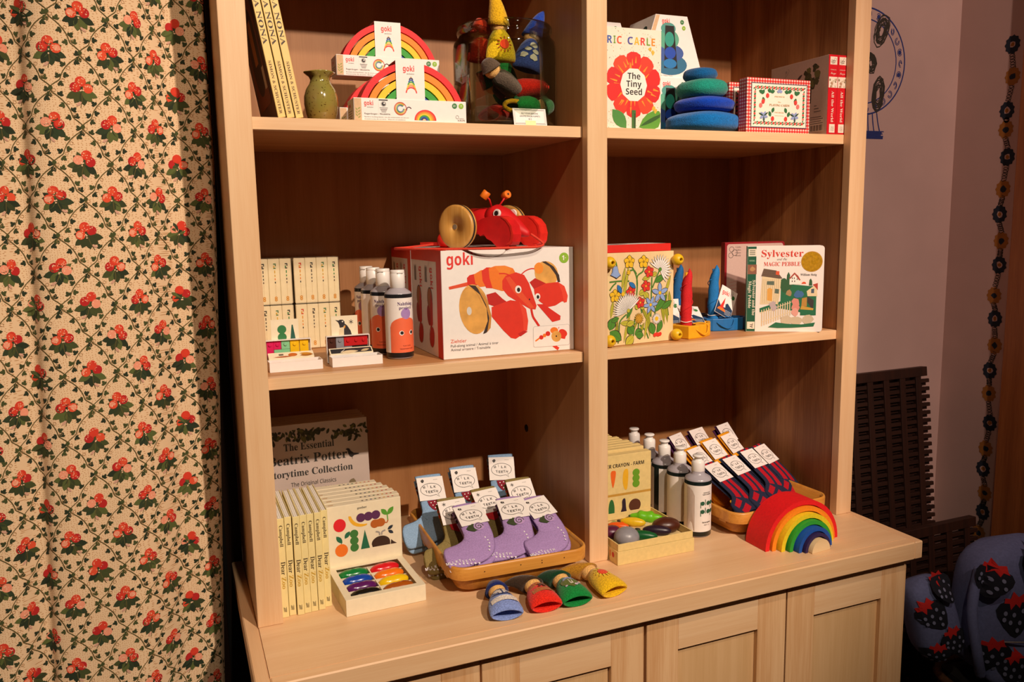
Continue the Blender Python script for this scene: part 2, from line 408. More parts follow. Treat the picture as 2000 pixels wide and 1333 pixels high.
# ================================================================ picture books leaning in the top left corner
def strega(loc, label):
    t = thing('picture_book', label, 'book', loc, (0, math.radians(-9.5), 0), 'yellow spined picture books on the top shelf')
    w_, d, h = .0122, .215, .285
    b = MB(); YS = mt('EBCB7C', .5, .03, 90, key='straw_spine')
    b.box(0, w_, 0, .0028, 0, h, YS, .0008)
    b.box(0, .002, .0028, d, 0, h, mt('4A1A10', .45, .5, 25, key='dark_red_cover'), .0004); b.box(w_-.002, w_, .0028, d, 0, h, mt('4A1A10', .45, .5, 25, key='dark_red_cover'), .0004)
    p = Print(b, (w_/2, 0, h), (0, 0, -1), (1, 0, 0)); 
    p.text('STREGA NONA', .046, -.0036, .0072, ink('3A2414'), 'serif', w=.125, off=-.012)
    p.text('SIMON & SCHUSTER', .196, -.0022, .0042, ink('6A4420'), 'serif', w=.083, off=-.012)
    p2 = Print(b, (0, d, 0), (0, -1, 0), (0, 0, 1))
    p2.rrect(.03, .03, .185, .24, .012, ink('7A3A1A')); p2.rrect(.05, .05, .165, .19, .05, ink('2A1810')); p2.rect(.15, .055, .175, .09, ink('D8C8B0')); p2.rect(.09, .1, .13, .17, ink('B06A2A'))
    b.build('cover', t)
    b = MB(); b.box(.0021, w_-.0021, .003, d-.003, .003, h-.003, PAPER); b.build('pages', t)
    return t
sb0 = strega((.0850, .031, S1+.0002), 'leftmost of the three leaning yellow spined picture books')
dup(sb0, (.0990, .031, S1+.0002), (0, math.radians(-9.5), 0), 'middle one of the three leaning yellow spined picture books')
dup(sb0, (.1130, .031, S1+.0002), (0, math.radians(-9.5), 0), 'yellow spined picture book leaning nearest to the pottery vase')
# ================================================================ vase
t = MB(); n = 40
def vring(r, z, wv=0): return [((r+wv*math.sin(5*2*PI*k/n))*math.cos(2*PI*k/n), (r+wv*math.sin(5*2*PI*k/n))*math.sin(2*PI*k/n), z+wv*.5*math.cos(4*2*PI*k/n)) for k in range(n)]
m_, N, L, P = node_mat('speckled_glaze')
tc = N.new('ShaderNodeTexCoord'); nz = N.new('ShaderNodeTexNoise'); nz.inputs['Scale'].default_value = 260; L.new(tc.outputs['Object'], nz.inputs[0])
cr = N.new('ShaderNodeValToRGB'); cr.color_ramp.elements[0].position = .3; cr.color_ramp.elements[0].color = (*lin('5A3A14'), 1); cr.color_ramp.elements[1].position = .38; cr.color_ramp.elements[1].color = (*lin('A38F45'), 1)
L.new(nz.outputs['Fac'], cr.inputs[0]); n2 = N.new('ShaderNodeTexNoise'); n2.inputs['Scale'].default_value = 22; L.new(tc.outputs['Object'], n2.inputs[0])
mx = N.new('ShaderNodeMix'); mx.data_type = 'RGBA'; mx.blend_type = 'MULTIPLY'; mx.inputs[0].default_value = .5; L.new(cr.outputs[0], mx.inputs[6]); L.new(n2.outputs['Color'], mx.inputs[7])
L.new(mx.outputs[2], P.inputs['Base Color']); P.inputs['Roughness'].default_value = .13; P.inputs['Coat Weight'].default_value = .5
t.loft([vring(.018, 0), vring(.0225, .004), vring(.0265, .018), vring(.0288, .034), vring(.0285, .046), vring(.025, .058), vring(.0185, .068), vring(.0165, .074), vring(.0185, .0795, .0006), vring(.0255, .0855, .0016), vring(.026, .0872, .0018), vring(.0245, .0868, .0016), vring(.0165, .079, .0004), vring(.015, .07), vring(.02, .03)], m_)
tag(t.build('vase', loc=(.1672, .103, S1+.0003)), 'small olive green speckled pottery vase with a wavy rim', 'vase')
# ================================================================ boxed rainbows
def rainbow_set(loc, label, rot=0):
    t = thing('boxed_rainbow', label, 'toy', loc, rot, 'boxed wooden rainbows on the top shelf')
    W, Dp, H = .198, .05, .0372
    b = MB(); b.box(0, W, 0, Dp, 0, H, WHITE, .0007)
    p = front(b, 0, 0, 0)
    p.rect(.0008, .001, .0128, H-.001, KRAFT)
    for k in range(7): p.leaf(.0062, .004+.0024*k, .006, .0022, .6+(k % 2)*1.6, ink('9A9A4A'))
    goki(p, .0175, .0255, .0056)
    p.rect(.042, .0125, .0605, .0355, WHITE); p.rect(.0425, .0335, .058, .0355, BLACK); p.disc(.0505, .0282, .0034, BLACK); p.disc(.0516, .0292, .0013, WHITE); p.ring(.0505, .0282, .0042, .0007, GREY)
    for k in range(4): p.rect(.0435+.001*k, .0212-.0022*k, .0575-.001*k, .0222-.0022*k, ink('4A4440'))
    p.text('Regenbogen - Bausteine', .0175, .0105, .0026, ink('5A504C'), 'plain', w=.044)
    p.text('Rainbow building blocks / Jeu de construction arc-en-ciel', .0175, .0058, .0019, GREY, 'plain', w=.076)
    p.text('Constructie de arcoiris / Blocchi arcobaleno', .0175, .0022, .0019, GREY, 'plain', w=.07)
    for r, c in ((.0105, 'C2352A'), (.0092, 'E8922A'), (.0078, 'E0C060'), (.0064, '5AA050'), (.005, '4A60B0')): p.ring(.0795, .0215, r, .0011, ink(c), n=26, a0=40 if r < .01 else 0, a1=360)
    p.ring(.0945, .0205, .004, .0016, ink('5A2A34'), n=10, a0=20, a1=200)
    mini_rainbow(p, .121, .0032, .0178)
    p.disc(.1765, .0292, .0046, BADGE_D); p.text('2+', .1765, .0278, .003, WHITE, 'sb', 'c'); p.disc(.1885, .0292, .0046, BADGE_L); p.text('7', .1885, .0278, .003, WHITE, 'sb', 'c')
    p.ring(.181, .0105, .0028, .0005, ink('4A4440'), n=9); p.text('MADE IN', .1845, .0072, .0016, ink('4A4440'), 'plain', w=.008); p.text('EUROPE', .182, .0035, .0026, ink('4A4440'), 'plain', w=.013)
    q = left(b, 0, Dp, 0); q.text('goki', .012, .024, .006, LOGO_RED, 'sb', w=.014)
    for k in range(4): q.rect(.008, .0165-.004*k, .038-.004*(k % 2), .0177-.004*k, GREY)
    b.build('box', t)
    for i, c in enumerate(['red', 'orange', 'yellow', 'green', 'blue']):
        R = .0945-.0128*i; b = MB(); Mx = Matrix.Translation((W/2+.003, .003+.044, .0045)) @ XZ
        b.prism(arc_poly(R, R-.0106, 32), 0, .044, paint(RAIN[c]), Mx, True)
        # bottom inside the box, arch in front of the card's back
        o = b.build('arch', t); o['label'] = c+' wooden arch'
        bv = o.modifiers.new('edge', 'BEVEL'); bv.width = .0012; bv.segments = 2; bv.limit_method = 'ANGLE'
    b = MB(); x0, x1 = .074, .124
    b.box(x0, x1, .0012, .0018, H-.001, .1012, WHITE); b.box(x0, x1, .0012, .049, .1006, .1012, WHITE); b.box(x0, x1, .0484, .049, H, .1012, WHITE)
    p = front(b, x0, .0012, H)
    goki(p, .0125, .0465, .0072); tower(p, .0262, .011, .028)
    b.build('paper_band', t)
    return t
rs = rainbow_set((.2078, .030, S1+.0002), 'boxed wooden rainbow standing at the shelf front beside the vase')
dup(rs, (.2075, .150, S1+.0002), 0, 'boxed wooden rainbow mostly hidden behind the front one, only its left end showing')
dup(rs, (.2150, .198, S1+.1016), .0, 'boxed wooden rainbow raised up at the back, topmost of the stack')
# ================================================================ felt finger puppets
SKIN = felt('E2B068')
def puppet(name, label, col, hatcol, loc, rot, deco=None, hat=(-.028, .03, .004), hr=.0165, group=None, L_=.066, cat='puppet', hood=True, trim=None):
    """lying on its back: open hem at y = 0, head towards +y, hat tip bends to the given offset"""
    t = thing(name, label, cat, loc, rot, group)
    b = MB(); F = felt(col); n = 26
    def ring(y, rx, rz, zc, sag=0): return [(rx*math.cos(2*PI*k/n), y+sag*math.sin(2*PI*k/n), zc+rz*math.sin(2*PI*k/n)*(1-.12*math.cos(4*PI*k/n))) for k in range(n)]
    secs = [(.0, .0268, .0088, .0108, -.002), (.001, .029, .0118, .0122, -.002), (.006, .0296, .0136, .0140, -.002), (.018, .0285, .0155, .016, 0), (.034, .0245, .0165, .017, 0), (.048, .019, .0155, .0165, 0), (.058, .0125, .0115, .0165, 0), (.0625, .006, .006, .0165, 0)]
    k_ = L_/.066
    rings = [ring(y*k_, a, c, z, s) for y, a, c, z, s in secs]
    b.loft(rings, F, caps=False)
    b.loft([ring(.0, .0268, .0088, .0108, -.002), ring(.003, .0245, .0064, .0106), ring(.036, .0185, .0060, .0120)], F, caps=False)
    b.f.append([len(b.v)-n+k for k in range(n)]); b.mi.append(b.m(F)); b.sm.append(False)
    def surf(x, y, h):
        y *= k_
        for (y0, a0, c0, z0, s0), (y1, a1, c1, z1, s1) in zip(secs, secs[1:]):
            if y <= y1*k_ or y1 == secs[-1][0]:
                u = max(0, min(1, (y/k_-y0)/(y1-y0+1e-6))); a = a0+(a1-a0)*u; c = c0+(c1-c0)*u; z = z0+(z1-z0)*u; break
        th = math.acos(max(-.97, min(.97, x/a))); return Vector((x, y, z+(c*math.sin(th)*(1-.12*math.cos(2*th)))+h))
    if deco: deco(Print(b, fn=surf, eps=.0011, step=.0001, fan=True))
    b.build('robe', t)
    b = MB(); b.ell((0, .0685*k_, .0185), .0155, SKIN, n=20, m=14); b.build('head', t)
    if hood:
        b = MB(); HF = felt(hatcol); rings = []
        hc = Vector((0, .0705*k_, .0180)); tip = hc+Vector(hat)
        for i in range(11):
            u = i/10; c = hc.lerp(tip, u**1.1)+Vector((0, .006*math.sin(PI*u), .004*math.sin(PI*u))); r = hr*1.18*(1-u)**.85+.0012
            ax = (Vector((0, 1, .25))*(1-u)+Vector(hat).normalized()*u*1.4).normalized()
            if i == 0: ax = Vector((0, .93, .36))
            q = ax.cross(Vector((0, 0, 1))).normalized(); z = q.cross(ax)
            rings.append([c+q*r*math.cos(2*PI*k/18)+z*r*.95*math.sin(2*PI*k/18) for k in range(18)])
        inner = [hc+(Vector(p)-hc)*.84 for p in rings[0]]
        for rr in rings:
            for i2, pt in enumerate(rr):
                if pt.z < .0008: rr[i2] = Vector((pt.x, pt.y, .0008))
        b.loft([inner]+rings, HF); b.build('hat', t)
    return t
# ================================================================ glass jar full of puppets
jar = thing('glass_jar', 'wide clear glass jar packed with felt finger puppets, without a lid', 'jar', (.5215, .1300, S1+.0002))
b = MB(); G = clear('jar_glass', 'EDF1EA', .12)
b.lathe([(.0, 0), (.088, 0), (.0965, .005), (.098, .012), (.098, .15), (.096, .160), (.0885, .168), (.0865, .173), (.089, .176), (.0905, .180), (.0905, .186), (.088, .190), (.0855, .187), (.0855, .172), (.094, .158), (.0955, .15), (.0955, .012), (.092, .0085), (.0, .0085)], G, 56, caps=False)
b.build('glass_body', jar)
JX, JY, JZ = .5215, .13, S1+.0092
def jar_puppet(label, col, hatcol, pos, eul, deco=None, hat=(-.01, .05, 0), L_=.066, hood=True):
    return puppet('felt_puppet', label, col, hatcol, (JX+pos[0], JY+pos[1], JZ+pos[2]), tuple(math.radians(a) for a in eul), deco, hat, group='felt puppets inside the glass jar', L_=L_, hood=hood)
def d_sun(p):
    p.disc(0, .026, .009, ink('E2471E', .95))
    for k in range(12):
        a = 2*PI*k/12; p.line([(.0105*math.cos(a), .026+.0105*math.sin(a)), (.015*math.cos(a), .026+.015*math.sin(a))], .0017, ink('B0481A', .95))
def d_sky(p):
    for x, y, r in ((.002, .04, .009), (-.008, .03, .006), (.008, .027, .006), (-.014, .018, .007), (.006, .016, .008)): p.blob(x, y, r, ink('D8CFC0', .95), 10, .25, sy=.7)
jar_puppet('yellow felt puppet with an orange sun upright in the jar', 'E8C01E', 'D9A81C', (-.0375, -.058, .104), (80, 0, 4), d_sun, (-.010, .066, .004), .060)
jar_puppet('blue felt puppet with white clouds leaning at the right of the jar', '3A4C94', '1A3EA0', (.036, -.012, .098), (66, 14, -10), d_sky, (.016, .060, .006), .068)
jar_puppet('plain red felt puppet lying across the right of the jar', 'E8281C', '3A342E', (.056, -.050, .052), (-8, 0, 94), None, (-.004, .02, 0), .076)
jar_puppet('green felt puppet sloping down from the left wall of the jar', '1E6A3A', '1E6A3A', (.008, -.040, .012), (34, 0, 92), None, (0, .036, .0), .070)
jar_puppet('grey brown felt puppet slung across the middle of the jar', '5A4E42', '5A4A3C', (-.0185, -.074, .040), (36, 0, 90), None, (0, .022, .0), .056)
jar_puppet('orange and red striped felt puppet at the left of the jar', 'D2381A', 'C8381A', (-.062, -.020, .108), (82, 0, 10), lambda p: [p.line([(x, .005), (x*.7, .05)], .003, ink('E8881E', .95)) for x in (-.016, -.006, .006, .016)], (.0, .028, 0), .048)
jar_puppet('red felt puppet lying at the very bottom of the jar', 'C8281A', '5A1A10', (-.055, -.050, .001), (0, 0, -66), lambda p: p.blob(0, .024, .010, ink('A85A2A', .95)), (0, .0, .0), .066, False)
jar_puppet('green felt puppet with only its round end showing mid jar', '25803A', '1C6030', (.002, .022, .070), (70, 0, -10), None, (.0, .02, 0), .06)
jar_puppet('bright green felt puppet low at the right of the jar', '1F8A3C', '2A5A30', (-.012, -.064, .016), (-6, 0, -94), None, (0, .02, .0), .055)
yr = MB(); yr.tube([(.019*math.cos(2*PI*k/20), .009*math.sin(2*PI*k/20), .0045) for k in range(20)], .0042, felt('E0A81E'), 8, closed=True)
o = yr.build('felt_ring', loc=(JX-.018, JY-.080, JZ+.0265), rot=(math.radians(84), 0, 0)); tag(o, 'yellow felt hem ring pressed flat against the jar front low down', 'puppet', 'felt puppets inside the glass jar')
# price card
b = MB(); b.box(-.0325, .0325, -.0004, .0004, 0, .031, WHITE)
p = front(b, -.0325, -.0004, 0); p.frame(.002, .002, .063, .029, .0006, ink('4A4440')); p.frame(.0036, .0036, .0614, .0274, .0004, ink('4A4440'))
for k, (t_, w_) in enumerate((('FELT FOUR SEASONS', .033), ('GNOME FINGER PUPPETS', .040), ('$12', .006))): p.text(t_, .0325, .0205-.0052*k, .0027, BLACK, 'plain', 'c', w=w_)
p.rect(.0225, -.0005, .043, .0085, ink('E6E9A8'))
tag(b.build('price_card', loc=(.5285, .0285, S1+.0006), rot=(math.radians(-14), 0, 0)), 'small white price card with a double border leaning on the jar', 'price card')
# ================================================================ board book with a red flower
def board_book(name, label, w_, d, h, loc, rot, cover, spine, group=None, r=.004):
    t = thing(name, label, 'book', loc, rot, group)
    b = MB(); n = 5
    pts = [(0, 0)]+[(w_-r+r*math.cos(math.radians(a)), r+r*math.sin(math.radians(a))) for a in range(-90, 1, 18)]+[(w_-r+r*math.cos(math.radians(a)), h-r+r*math.sin(math.radians(a))) for a in range(0, 91, 18)]+[(0, h)]
    b.prism(pts, 0, .0016, cover[0], upright(.0016)); b.prism(pts, 0, .0016, cover[0], upright(d))
    b.box(-.0012, 0, 0, d, 0, h, spine[0])
    if cover[1]: cover[1](front(b, 0, 0, 0))
    if len(spine) > 1: spine[1](left(b, -.0012, d, 0))
    b.build('cover', t)
    b = MB(); k = [(0, .001)]+[(min(x, w_-.0012), max(.001, min(z, h-.001))) for x, z in pts[1:-1]]+[(0, h-.001)]
    nl = max(3, int(d/.0024)); dd = (d-.0034)/nl
    for i in range(nl): b.prism(k, 0, dd*.94, PAPER, upright(.0017+dd*(i+.97)))
    b.build('pages', t); return t
def seed_cover(p):
    p.clip = (.0006, .0006, .1338, .1858)
    R1_ = random.Random(3)
    for k in range(420): 
        x, y = R1_.uniform(.002, .133), R1_.uniform(.002, .184); p.h -= p.step
        p.blob(x, y, R1_.uniform(.0003, .0008), ink(R1_.choice(['8A3A20', '6A4A2A', 'C87A2A', 'D9A63A', '3A2A1A'])), 5, .5, R1_)
    cols = ['3A58A8', '3A58A8', '6A9A2E', 'E0562A', None, '4A4A9A', 'F0B41E', 'E2342B', '6A9A2E', 'EF8A1E']
    x = .0035
    for ch, c, w_ in zip('ERIC CARLE', ['E2342B', '3A58A8', '6A9A2E', 'E0562A', None, '4A4A9A', 'F0B41E', 'E2342B', '6A9A2E', 'EF8A1E'], (.012, .0125, .0065, .0125, .009, .0135, .0135, .0125, .010, .010)):
        if c: p.text(ch, x, .157, .0135, ink(c), 'sb', w=w_-.002, off=.004)
        x += w_+.0008
    cx, cy = .0735, .083
    for k in range(10):
        a = math.radians(18+36*k); ca, sa = math.cos(a), math.sin(a)
        out = [(0, -.006), (.02, -.0125), (.034, -.0165), (.042, -.0145), (.0465, -.006), (.0468, .006), (.042, .0145), (.034, .0165), (.02, .0125), (0, .006)]
        p.poly([(cx+(u+.014)*ca-v*sa, cy+(u+.014)*sa+v*ca) for u, v in out], ink(['E01A14', 'E8341A', 'DB1F16', 'E2401C', 'D61A18'][k % 5]))
        for j in range(4 if k % 5 else 0):
            v = R1_.uniform(-.013, .013); u = R1_.uniform(.012, .03)
            p.line([(cx+(u+.014)*ca-v*sa, cy+(u+.014)*sa+v*ca), (cx+(u+.026)*ca-v*1.15*sa, cy+(u+.026)*sa+v*1.15*ca)], lambda t_: .0028*(1-t_)+.0006, ink('F0921E'))
    p.rect(cx-.0042, 0.001, cx+.0048, cy-.047, ink('3E6A2A')); p.line([(cx+.002, .001), (cx+.003, .03)], .002, ink('1E3A18'))
    p.leaf(cx+.012, .004, .068, .034, .42, ink('5A9A2E')); p.leaf(cx+.014, .006, .062, .008, .44, ink('2E5A1E')); p.leaf(cx-.016, .002, .046, .026, 2.3, ink('4A8A3A'))
    for (x, y) in ((.118, .04), (.123, .036), (.11, .15), (.116, .145)): p.blob(x, y, .004, ink('D9B43A'), 7, .5, R1_)
    p.poly([(cx+.0295*math.cos(2*PI*k/10), cy+.0315*math.sin(2*PI*k/10)) for k in range(10)], PAPER)
    for k, s_ in enumerate(('The', 'Tiny', 'Seed')): p.text(s_, cx+.0005, cy+.0105-.0145*k, .0112, BLACK, 'sb', 'c', off=.008)
board_book('board_book', 'board book with a big red flower cover standing by the middle post', .1345, .016, .1865, (.6765, .040, S1+.0002), 0, (mt('F0E2CE', .5, .03, 60, key='cover_sand'), seed_cover), (mt('C03020', .5),), r=.003)
# ================================================================ tapered white cartons
TEAL = {'top': '4E9C90', 'big': '5BAA8C', 'mid': '3C5CA0', 'low': '2E6E8E'}
def taper_box(loc, label, rot=0):
    t = thing('tapered_carton', label, 'carton', loc, rot, 'tapered white cartons of felt stacking stones')
    w0_, w1_, d, h = .166, .079, .105, .1296
    b = MB(); xa = (w0_-w1_)/2; pts = [(0, 0), (w0_, 0), (w0_-xa, h), (xa, h)]
    b.prism(pts, 0, d, WHITE, upright(d))
    p = front(b, 0, 0, 0)
    p.poly([(.001, .001), (.012, .001), (xa+.010, h-.001), (xa+.001, h-.001)], KRAFT)
    cx = w0_/2
    for (x, y, rx, ry, c) in ((cx-.003, .028, .043, .022, 'low'), (cx-.005, .052, .036, .019, 'mid'), (cx-.008, .080, .027, .021, 'big'), (cx-.008, .102, .0185, .0125, 'top')): p.disc(x, y, rx, ink(TEAL[c]), ry, n=26)
    p.poly([(cx-.018, .020), (cx+.016, .020), (cx+.006, .108), (cx-.016, .108)], ink('15100E'))
    for (x, y, rx, ry, c) in ((cx-.003, .030, .0165, .010, '1E78B8'), (cx-.003, .052, .014, .0125, '1848B0'), (cx-.005, .080, .0115, .0155, '2A9A86')): p.disc(x, y, rx, ink(c), ry, n=20)
    goki(p, xa+.0155, h-.0165, .0068)
    p.disc(xa+.066, h-.0125, .0048, BADGE_D); p.text('1+', xa+.066, h-.014, .003, WHITE, 'sb', 'c'); p.disc(xa+.0705, h-.0245, .0046, BADGE_L); p.text('4', xa+.0705, h-.026, .003, WHITE, 'sb', 'c')
    p.text('Filz-Stapelsteine', .024, .0085, .003, ink('5A504C'), 'plain', w=.03); p.text('Stacking stones / Galets / Piedras / Torre', .024, .0035, .0022, GREY, 'plain', w=.062)
    for k in range(3): p.rect(.118, .012-.0035*k, .146-.002*k, .0128-.0035*k, GREY)
    sl = Vector((xa, 0, h)).normalized(); q = Print(b, (0, d, 0), (0, -1, 0), sl)
    q.text('goki', .02, .1, .011, LOGO_RED, 'sb', w=.03); q.disc(.076, .106, .010, ink('1C4038')); q.disc(.05, .082, .013, ink('1C4038'), .01); q.disc(.08, .083, .006, ink('1C3A48'), .008)
    b.build('box', t); return t
tb = taper_box((.853, .190, S1+.0002), 'lower white tapered carton half hidden behind the flower book and felt stones')
dup(tb, (.8525, .194, S1+.1301), 0, 'upper white tapered carton showing the stacked stones picture, on top of another carton')
dup(tb, (.690, .285, S1+.0002), 0, 'white tapered carton hidden behind the flower book, at the base of the rear pair')
dup(tb, (.742, .288, S1+.1301), 0, 'white tapered carton peeping over the flower book beside the middle post')
# ================================================================ felt stones
def stone(label, col, x, y, z, rx, ry, rz, tilt=0, seed=1):
    b = MB(); R_ = random.Random(seed); ph = [R_.uniform(0, 6) for _ in range(4)]
    b.ell((0, 0, 0), (rx, ry, rz), felt(col), n=36, m=20, fn=lambda d: (1+.018*math.sin(3*d.x+ph[0])+.015*math.sin(4*d.y+ph[1])+.01*math.sin(9*d.z+ph[2]))*(1/(abs(d.x)**2.7+abs(d.y)**2.7+abs(d.z)**2.7)**(1/2.7))*.985)
    tag(b.build('felt_stone', loc=(x, y, z), rot=(0, math.radians(tilt), .3)), label, 'felt stone', 'felt stacking stones in a pile')
stone('sky blue felt stone at the bottom of the pile', '0F68AE', .9645, .118, S1+.0248, .0780, .068, .0245, 0, 1)
stone('royal blue felt stone, second from the bottom of the pile', '0A3EAE', .9672, .118, S1+.0625, .0605, .056, .0175, 0, 2)
stone('sea green felt stone, second from the top of the pile', '1B8876', .9610, .118, S1+.0950, .0525, .048, .0205, -2, 3)
stone('dark teal felt stone on top of the pile', '0D558C', .9567, .118, S1+.1238, .0355, .032, .0150, -3, 4)
# ================================================================ gingham card boxes
m_, N, L, P = node_mat('red_gingham')
tc = N.new('ShaderNodeTexCoord'); sx = N.new('ShaderNodeSeparateXYZ'); L.new(tc.outputs['Object'], sx.inputs[0])
def stripe(src, src2=None):
    m1 = N.new('ShaderNodeMath'); m1.operation = 'MULTIPLY'; m1.inputs[1].default_value = 150
    if src2 is not None:
        aa = N.new('ShaderNodeMath'); aa.operation = 'ADD'; L.new(src, aa.inputs[0]); L.new(src2, aa.inputs[1]); L.new(aa.outputs[0], m1.inputs[0])
    else: L.new(src, m1.inputs[0])
    f = N.new('ShaderNodeMath'); f.operation = 'FRACT'; L.new(m1.outputs[0], f.inputs[0])
    g = N.new('ShaderNodeMath'); g.operation = 'GREATER_THAN'; g.inputs[1].default_value = .42; L.new(f.outputs[0], g.inputs[0]); return g.outputs[0]
a_ = N.new('ShaderNodeMath'); a_.operation = 'ADD'; L.new(stripe(sx.outputs[0], sx.outputs[1]), a_.inputs[0]); L.new(stripe(sx.outputs[2]), a_.inputs[1])
h_ = N.new('ShaderNodeMath'); h_.operation = 'MULTIPLY'; h_.inputs[1].default_value = .5; L.new(a_.outputs[0], h_.inputs[0])
cr = N.new('ShaderNodeValToRGB'); cr.color_ramp.interpolation = 'CONSTANT'; e = cr.color_ramp.elements
e[0].position = 0; e[0].color = (*lin('F4E2D4'), 1); e[1].position = .9; e[1].color = (*lin('C81E1C'), 1); q_ = e.new(.4); q_.color = (*lin('E0645C'), 1)
L.new(h_.outputs[0], cr.inputs[0]); L.new(cr.outputs[0], P.inputs['Base Color']); GING = m_
def card_box(loc, label, rot=0):
    t = thing('playing_card_box', label, 'box', loc, rot, 'red gingham playing card boxes')
    W, D, H = .163, .027, .1108
    b = MB(); b.box(0, W, 0, D, 0, H, GING, .0006); b.build('box', t)
    b = MB(); b.box(.0105, W-.0095, -.0006, .0001, .0125, H-.0105, ink('F1E6D2'), 0)
    p = front(b, 0, -.0006, 0); NV = ink('23304E'); G_ = ink('2A6A3A'); RD = ink('D23A30'); PK = ink('E8746A'); BL = ink('8C9CC6')
    x0, x1, y0, y1 = .0105, W-.0095, .0125, H-.0105
    n = 46
    for k in range(n): 
        xx = x0+(x1-x0)*k/(n-1)
        for yy in (y0, y1): p.h -= p.step; p.disc(xx, yy, .0014, NV, n=6)
    for k in range(1, 27):
        yy = y0+(y1-y0)*k/27
        for xx in (x0, x1): p.h -= p.step; p.disc(xx, yy, .0014, NV, n=6)
    for k in range(14):
        xx = x0+.011+(x1-x0-.022)*k/13
        for yy in (y0+.0085, y1-.0085):
            p.disc(xx, yy, .0028, RD if k % 2 else PK, n=8); p.leaf(xx+.002, yy, .006, .003, .6, G_); p.leaf(xx-.002, yy-.001, .005, .003, 3.6, G_)
    for k in range(7):
        yy = y0+.018+(y1-y0-.036)*k/6
        for xx in (x0+.0085, x1-.0085): p.disc(xx, yy, .0026, RD if k % 2 else PK, n=8); p.leaf(xx, yy+.002, .005, .003, 1.2, G_); p.leaf(xx, yy-.002, .005, .003, 4.4, G_)
    for sx_ in (-1, 1):
        cx = (x0+x1)/2
        for dx, dy, an in ((.046, .022, 2.2), (.042, .025, .4), (.043, .017, 4.4), (.02, .028, .3), (.024, .027, 2.9), (.019, -.014, 2.0), (.022, -.022, 1.2)): p.leaf(cx+sx_*dx, .056+dy, .012, .0075, an if sx_ > 0 else PI-an, G_)
        for dx, dy, c in ((.031, .020, RD), (.042, .008, RD), (.048, 0, PK), (.017, -.026, RD)): p.disc(cx+sx_*dx, .056+dy, .0042, c, .005, n=12)
        for k in range(5): p.leaf(cx+sx_*.04, .056-.021, .011, .006, 1.1+1.25*k, BL)
        for k in range(3): p.leaf(cx+sx_*.04, .056-.021, .014, .0035, .6+2.1*k, ink('2A4A34'))
    for k in range(4): p.leaf((x0+x1)/2, .083, .008, .005, .4+.8*k, BL)
    cx = (x0+x1)/2; GO = ink('C8A878')
    p.text('PREMIUM', cx, .0735, .0026, GO, 'serif', 'c', w=.026); p.text('Fine', cx, .0630, .003, GO, 'script', 'c'); p.text('PLAYING CARDS', cx, .0555, .0044, ink('B8956A'), 'serif', 'c', w=.052, off=-.01); p.text('TWO DECKS', cx, .0415, .0026, GO, 'serif', 'c', w=.024); p.rect(cx-.012, .036, cx+.012, .0364, GO)
    b.build('front_label', t); return t
cb = card_box((1.0166, .040, S1+.0002), 'red gingham playing card box with a cherry garland label, in front')
dup(cb, (1.018, .100, S1+.0002), 0, 'red gingham playing card box behind the other, only its left edge showing')
# ================================================================ red spined board books
def ros_cover(p):  # the pale back cover on the left face
    p.rect(.006, .006, .174, .156, ink('CDB6A4')); R_ = random.Random(8)
    p.line([(.128, .070), (.129, .105)], .004, ink('4A3A24'))
    for k in range(34): p.blob(.130+R_.uniform(-.021, .021), .120+R_.uniform(-.022, .024), R_.uniform(.004, .008), ink(R_.choice(['4A4A22', '3A3A1A', '6A6A32'])), 8, .4, R_)
    p.leaf(.085, .124, .02, .006, .6, ink('4A3A34')); p.line([(.045, .130), (.050, .150)], .0008, ink('8A7060')); p.line([(.050, .138), (.060, .150), (.056, .154)], .0008, ink('8A7060')); p.disc(.05, .148, .003, ink('A89888'))
    p.rect(.128, .008, .170, .036, ink('D8C6B4'))
    for k in range(12): p.rect(.132+.003*k, .010, .1332+.003*k+.001*(k % 3 == 0), .022, BLACK)
    for k in range(4): p.rect(.130, .025+.0045*k, .168-.006*(k % 2), .0262+.0045*k, ink('4A4038'))
    for k in range(3): p.rect(.140, .050+.006*k, .160-.006*k, .0515+.006*k, ink('5A5048'))
def world_book(loc, label):
    t = thing('board_book', label, 'book', loc, 0, 'red spined board books at the right end of the top shelf')
    w_, d, h = .0243, .18, .1632; RD = mt('CF1220', .4, .04, 60, key='crimson_cover'); b = MB()
    b.box(0, w_, 0, .0016, 0, h, RD, .0006); b.box(0, .0018, .0016, d, 0, h, ink('CDB6A4'), .0003); b.box(w_-.0018, w_, .0016, d, 0, h, RD, .0003)
    ros_cover(left(b, 0, d, 0))
    p = front(b, 0, 0, 0); IV = ink('EADBC6')
    p.rect(.003, .143, .0215, .159, IV); R_ = random.Random(4)
    for k in range(6): p.ring(.012+R_.uniform(-.005, .005), .151+R_.uniform(-.004, .004), .003, .0006, ink('6A5A4A'), n=8)
    p.rect(.0006, .096, .0237, .118, IV)
    for k in range(14): p.blob(.012+R_.uniform(-.009, .009), .105+R_.uniform(-.008, .008), .0026, ink(R_.choice(['8A7A5A', 'B08A6A', '5A6A4A', 'C8B89A'])), 6, .4, R_)
    p.text('SCANLON', .012, .1315, .002, IV, 'plain', 'c', w=.015); p.text('Frazee', .012, .1235, .0045, IV, 'script', 'c', w=.014)
    p.text('All the World', .0095, .089, .0066, IV, 'serif', w=.064, rot=-90, off=-.015); p.rect(.0055, .0035, .0205, .021, IV); p.text('LITTLE', .013, .0065, .003, BLACK, 'serif', w=.010, rot=90)
    p.text('SIMON', .0175, .0065, .003, BLACK, 'serif', w=.010, rot=90)
    b.build('cover', t)
    b = MB(); k = 8; dd = (w_-.004)/k
    for i in range(k): b.box(.002+dd*i, .002+dd*(i+.93), .002, d-.001, .001, h-.001, PAPER)
    b.build('pages', t); return t
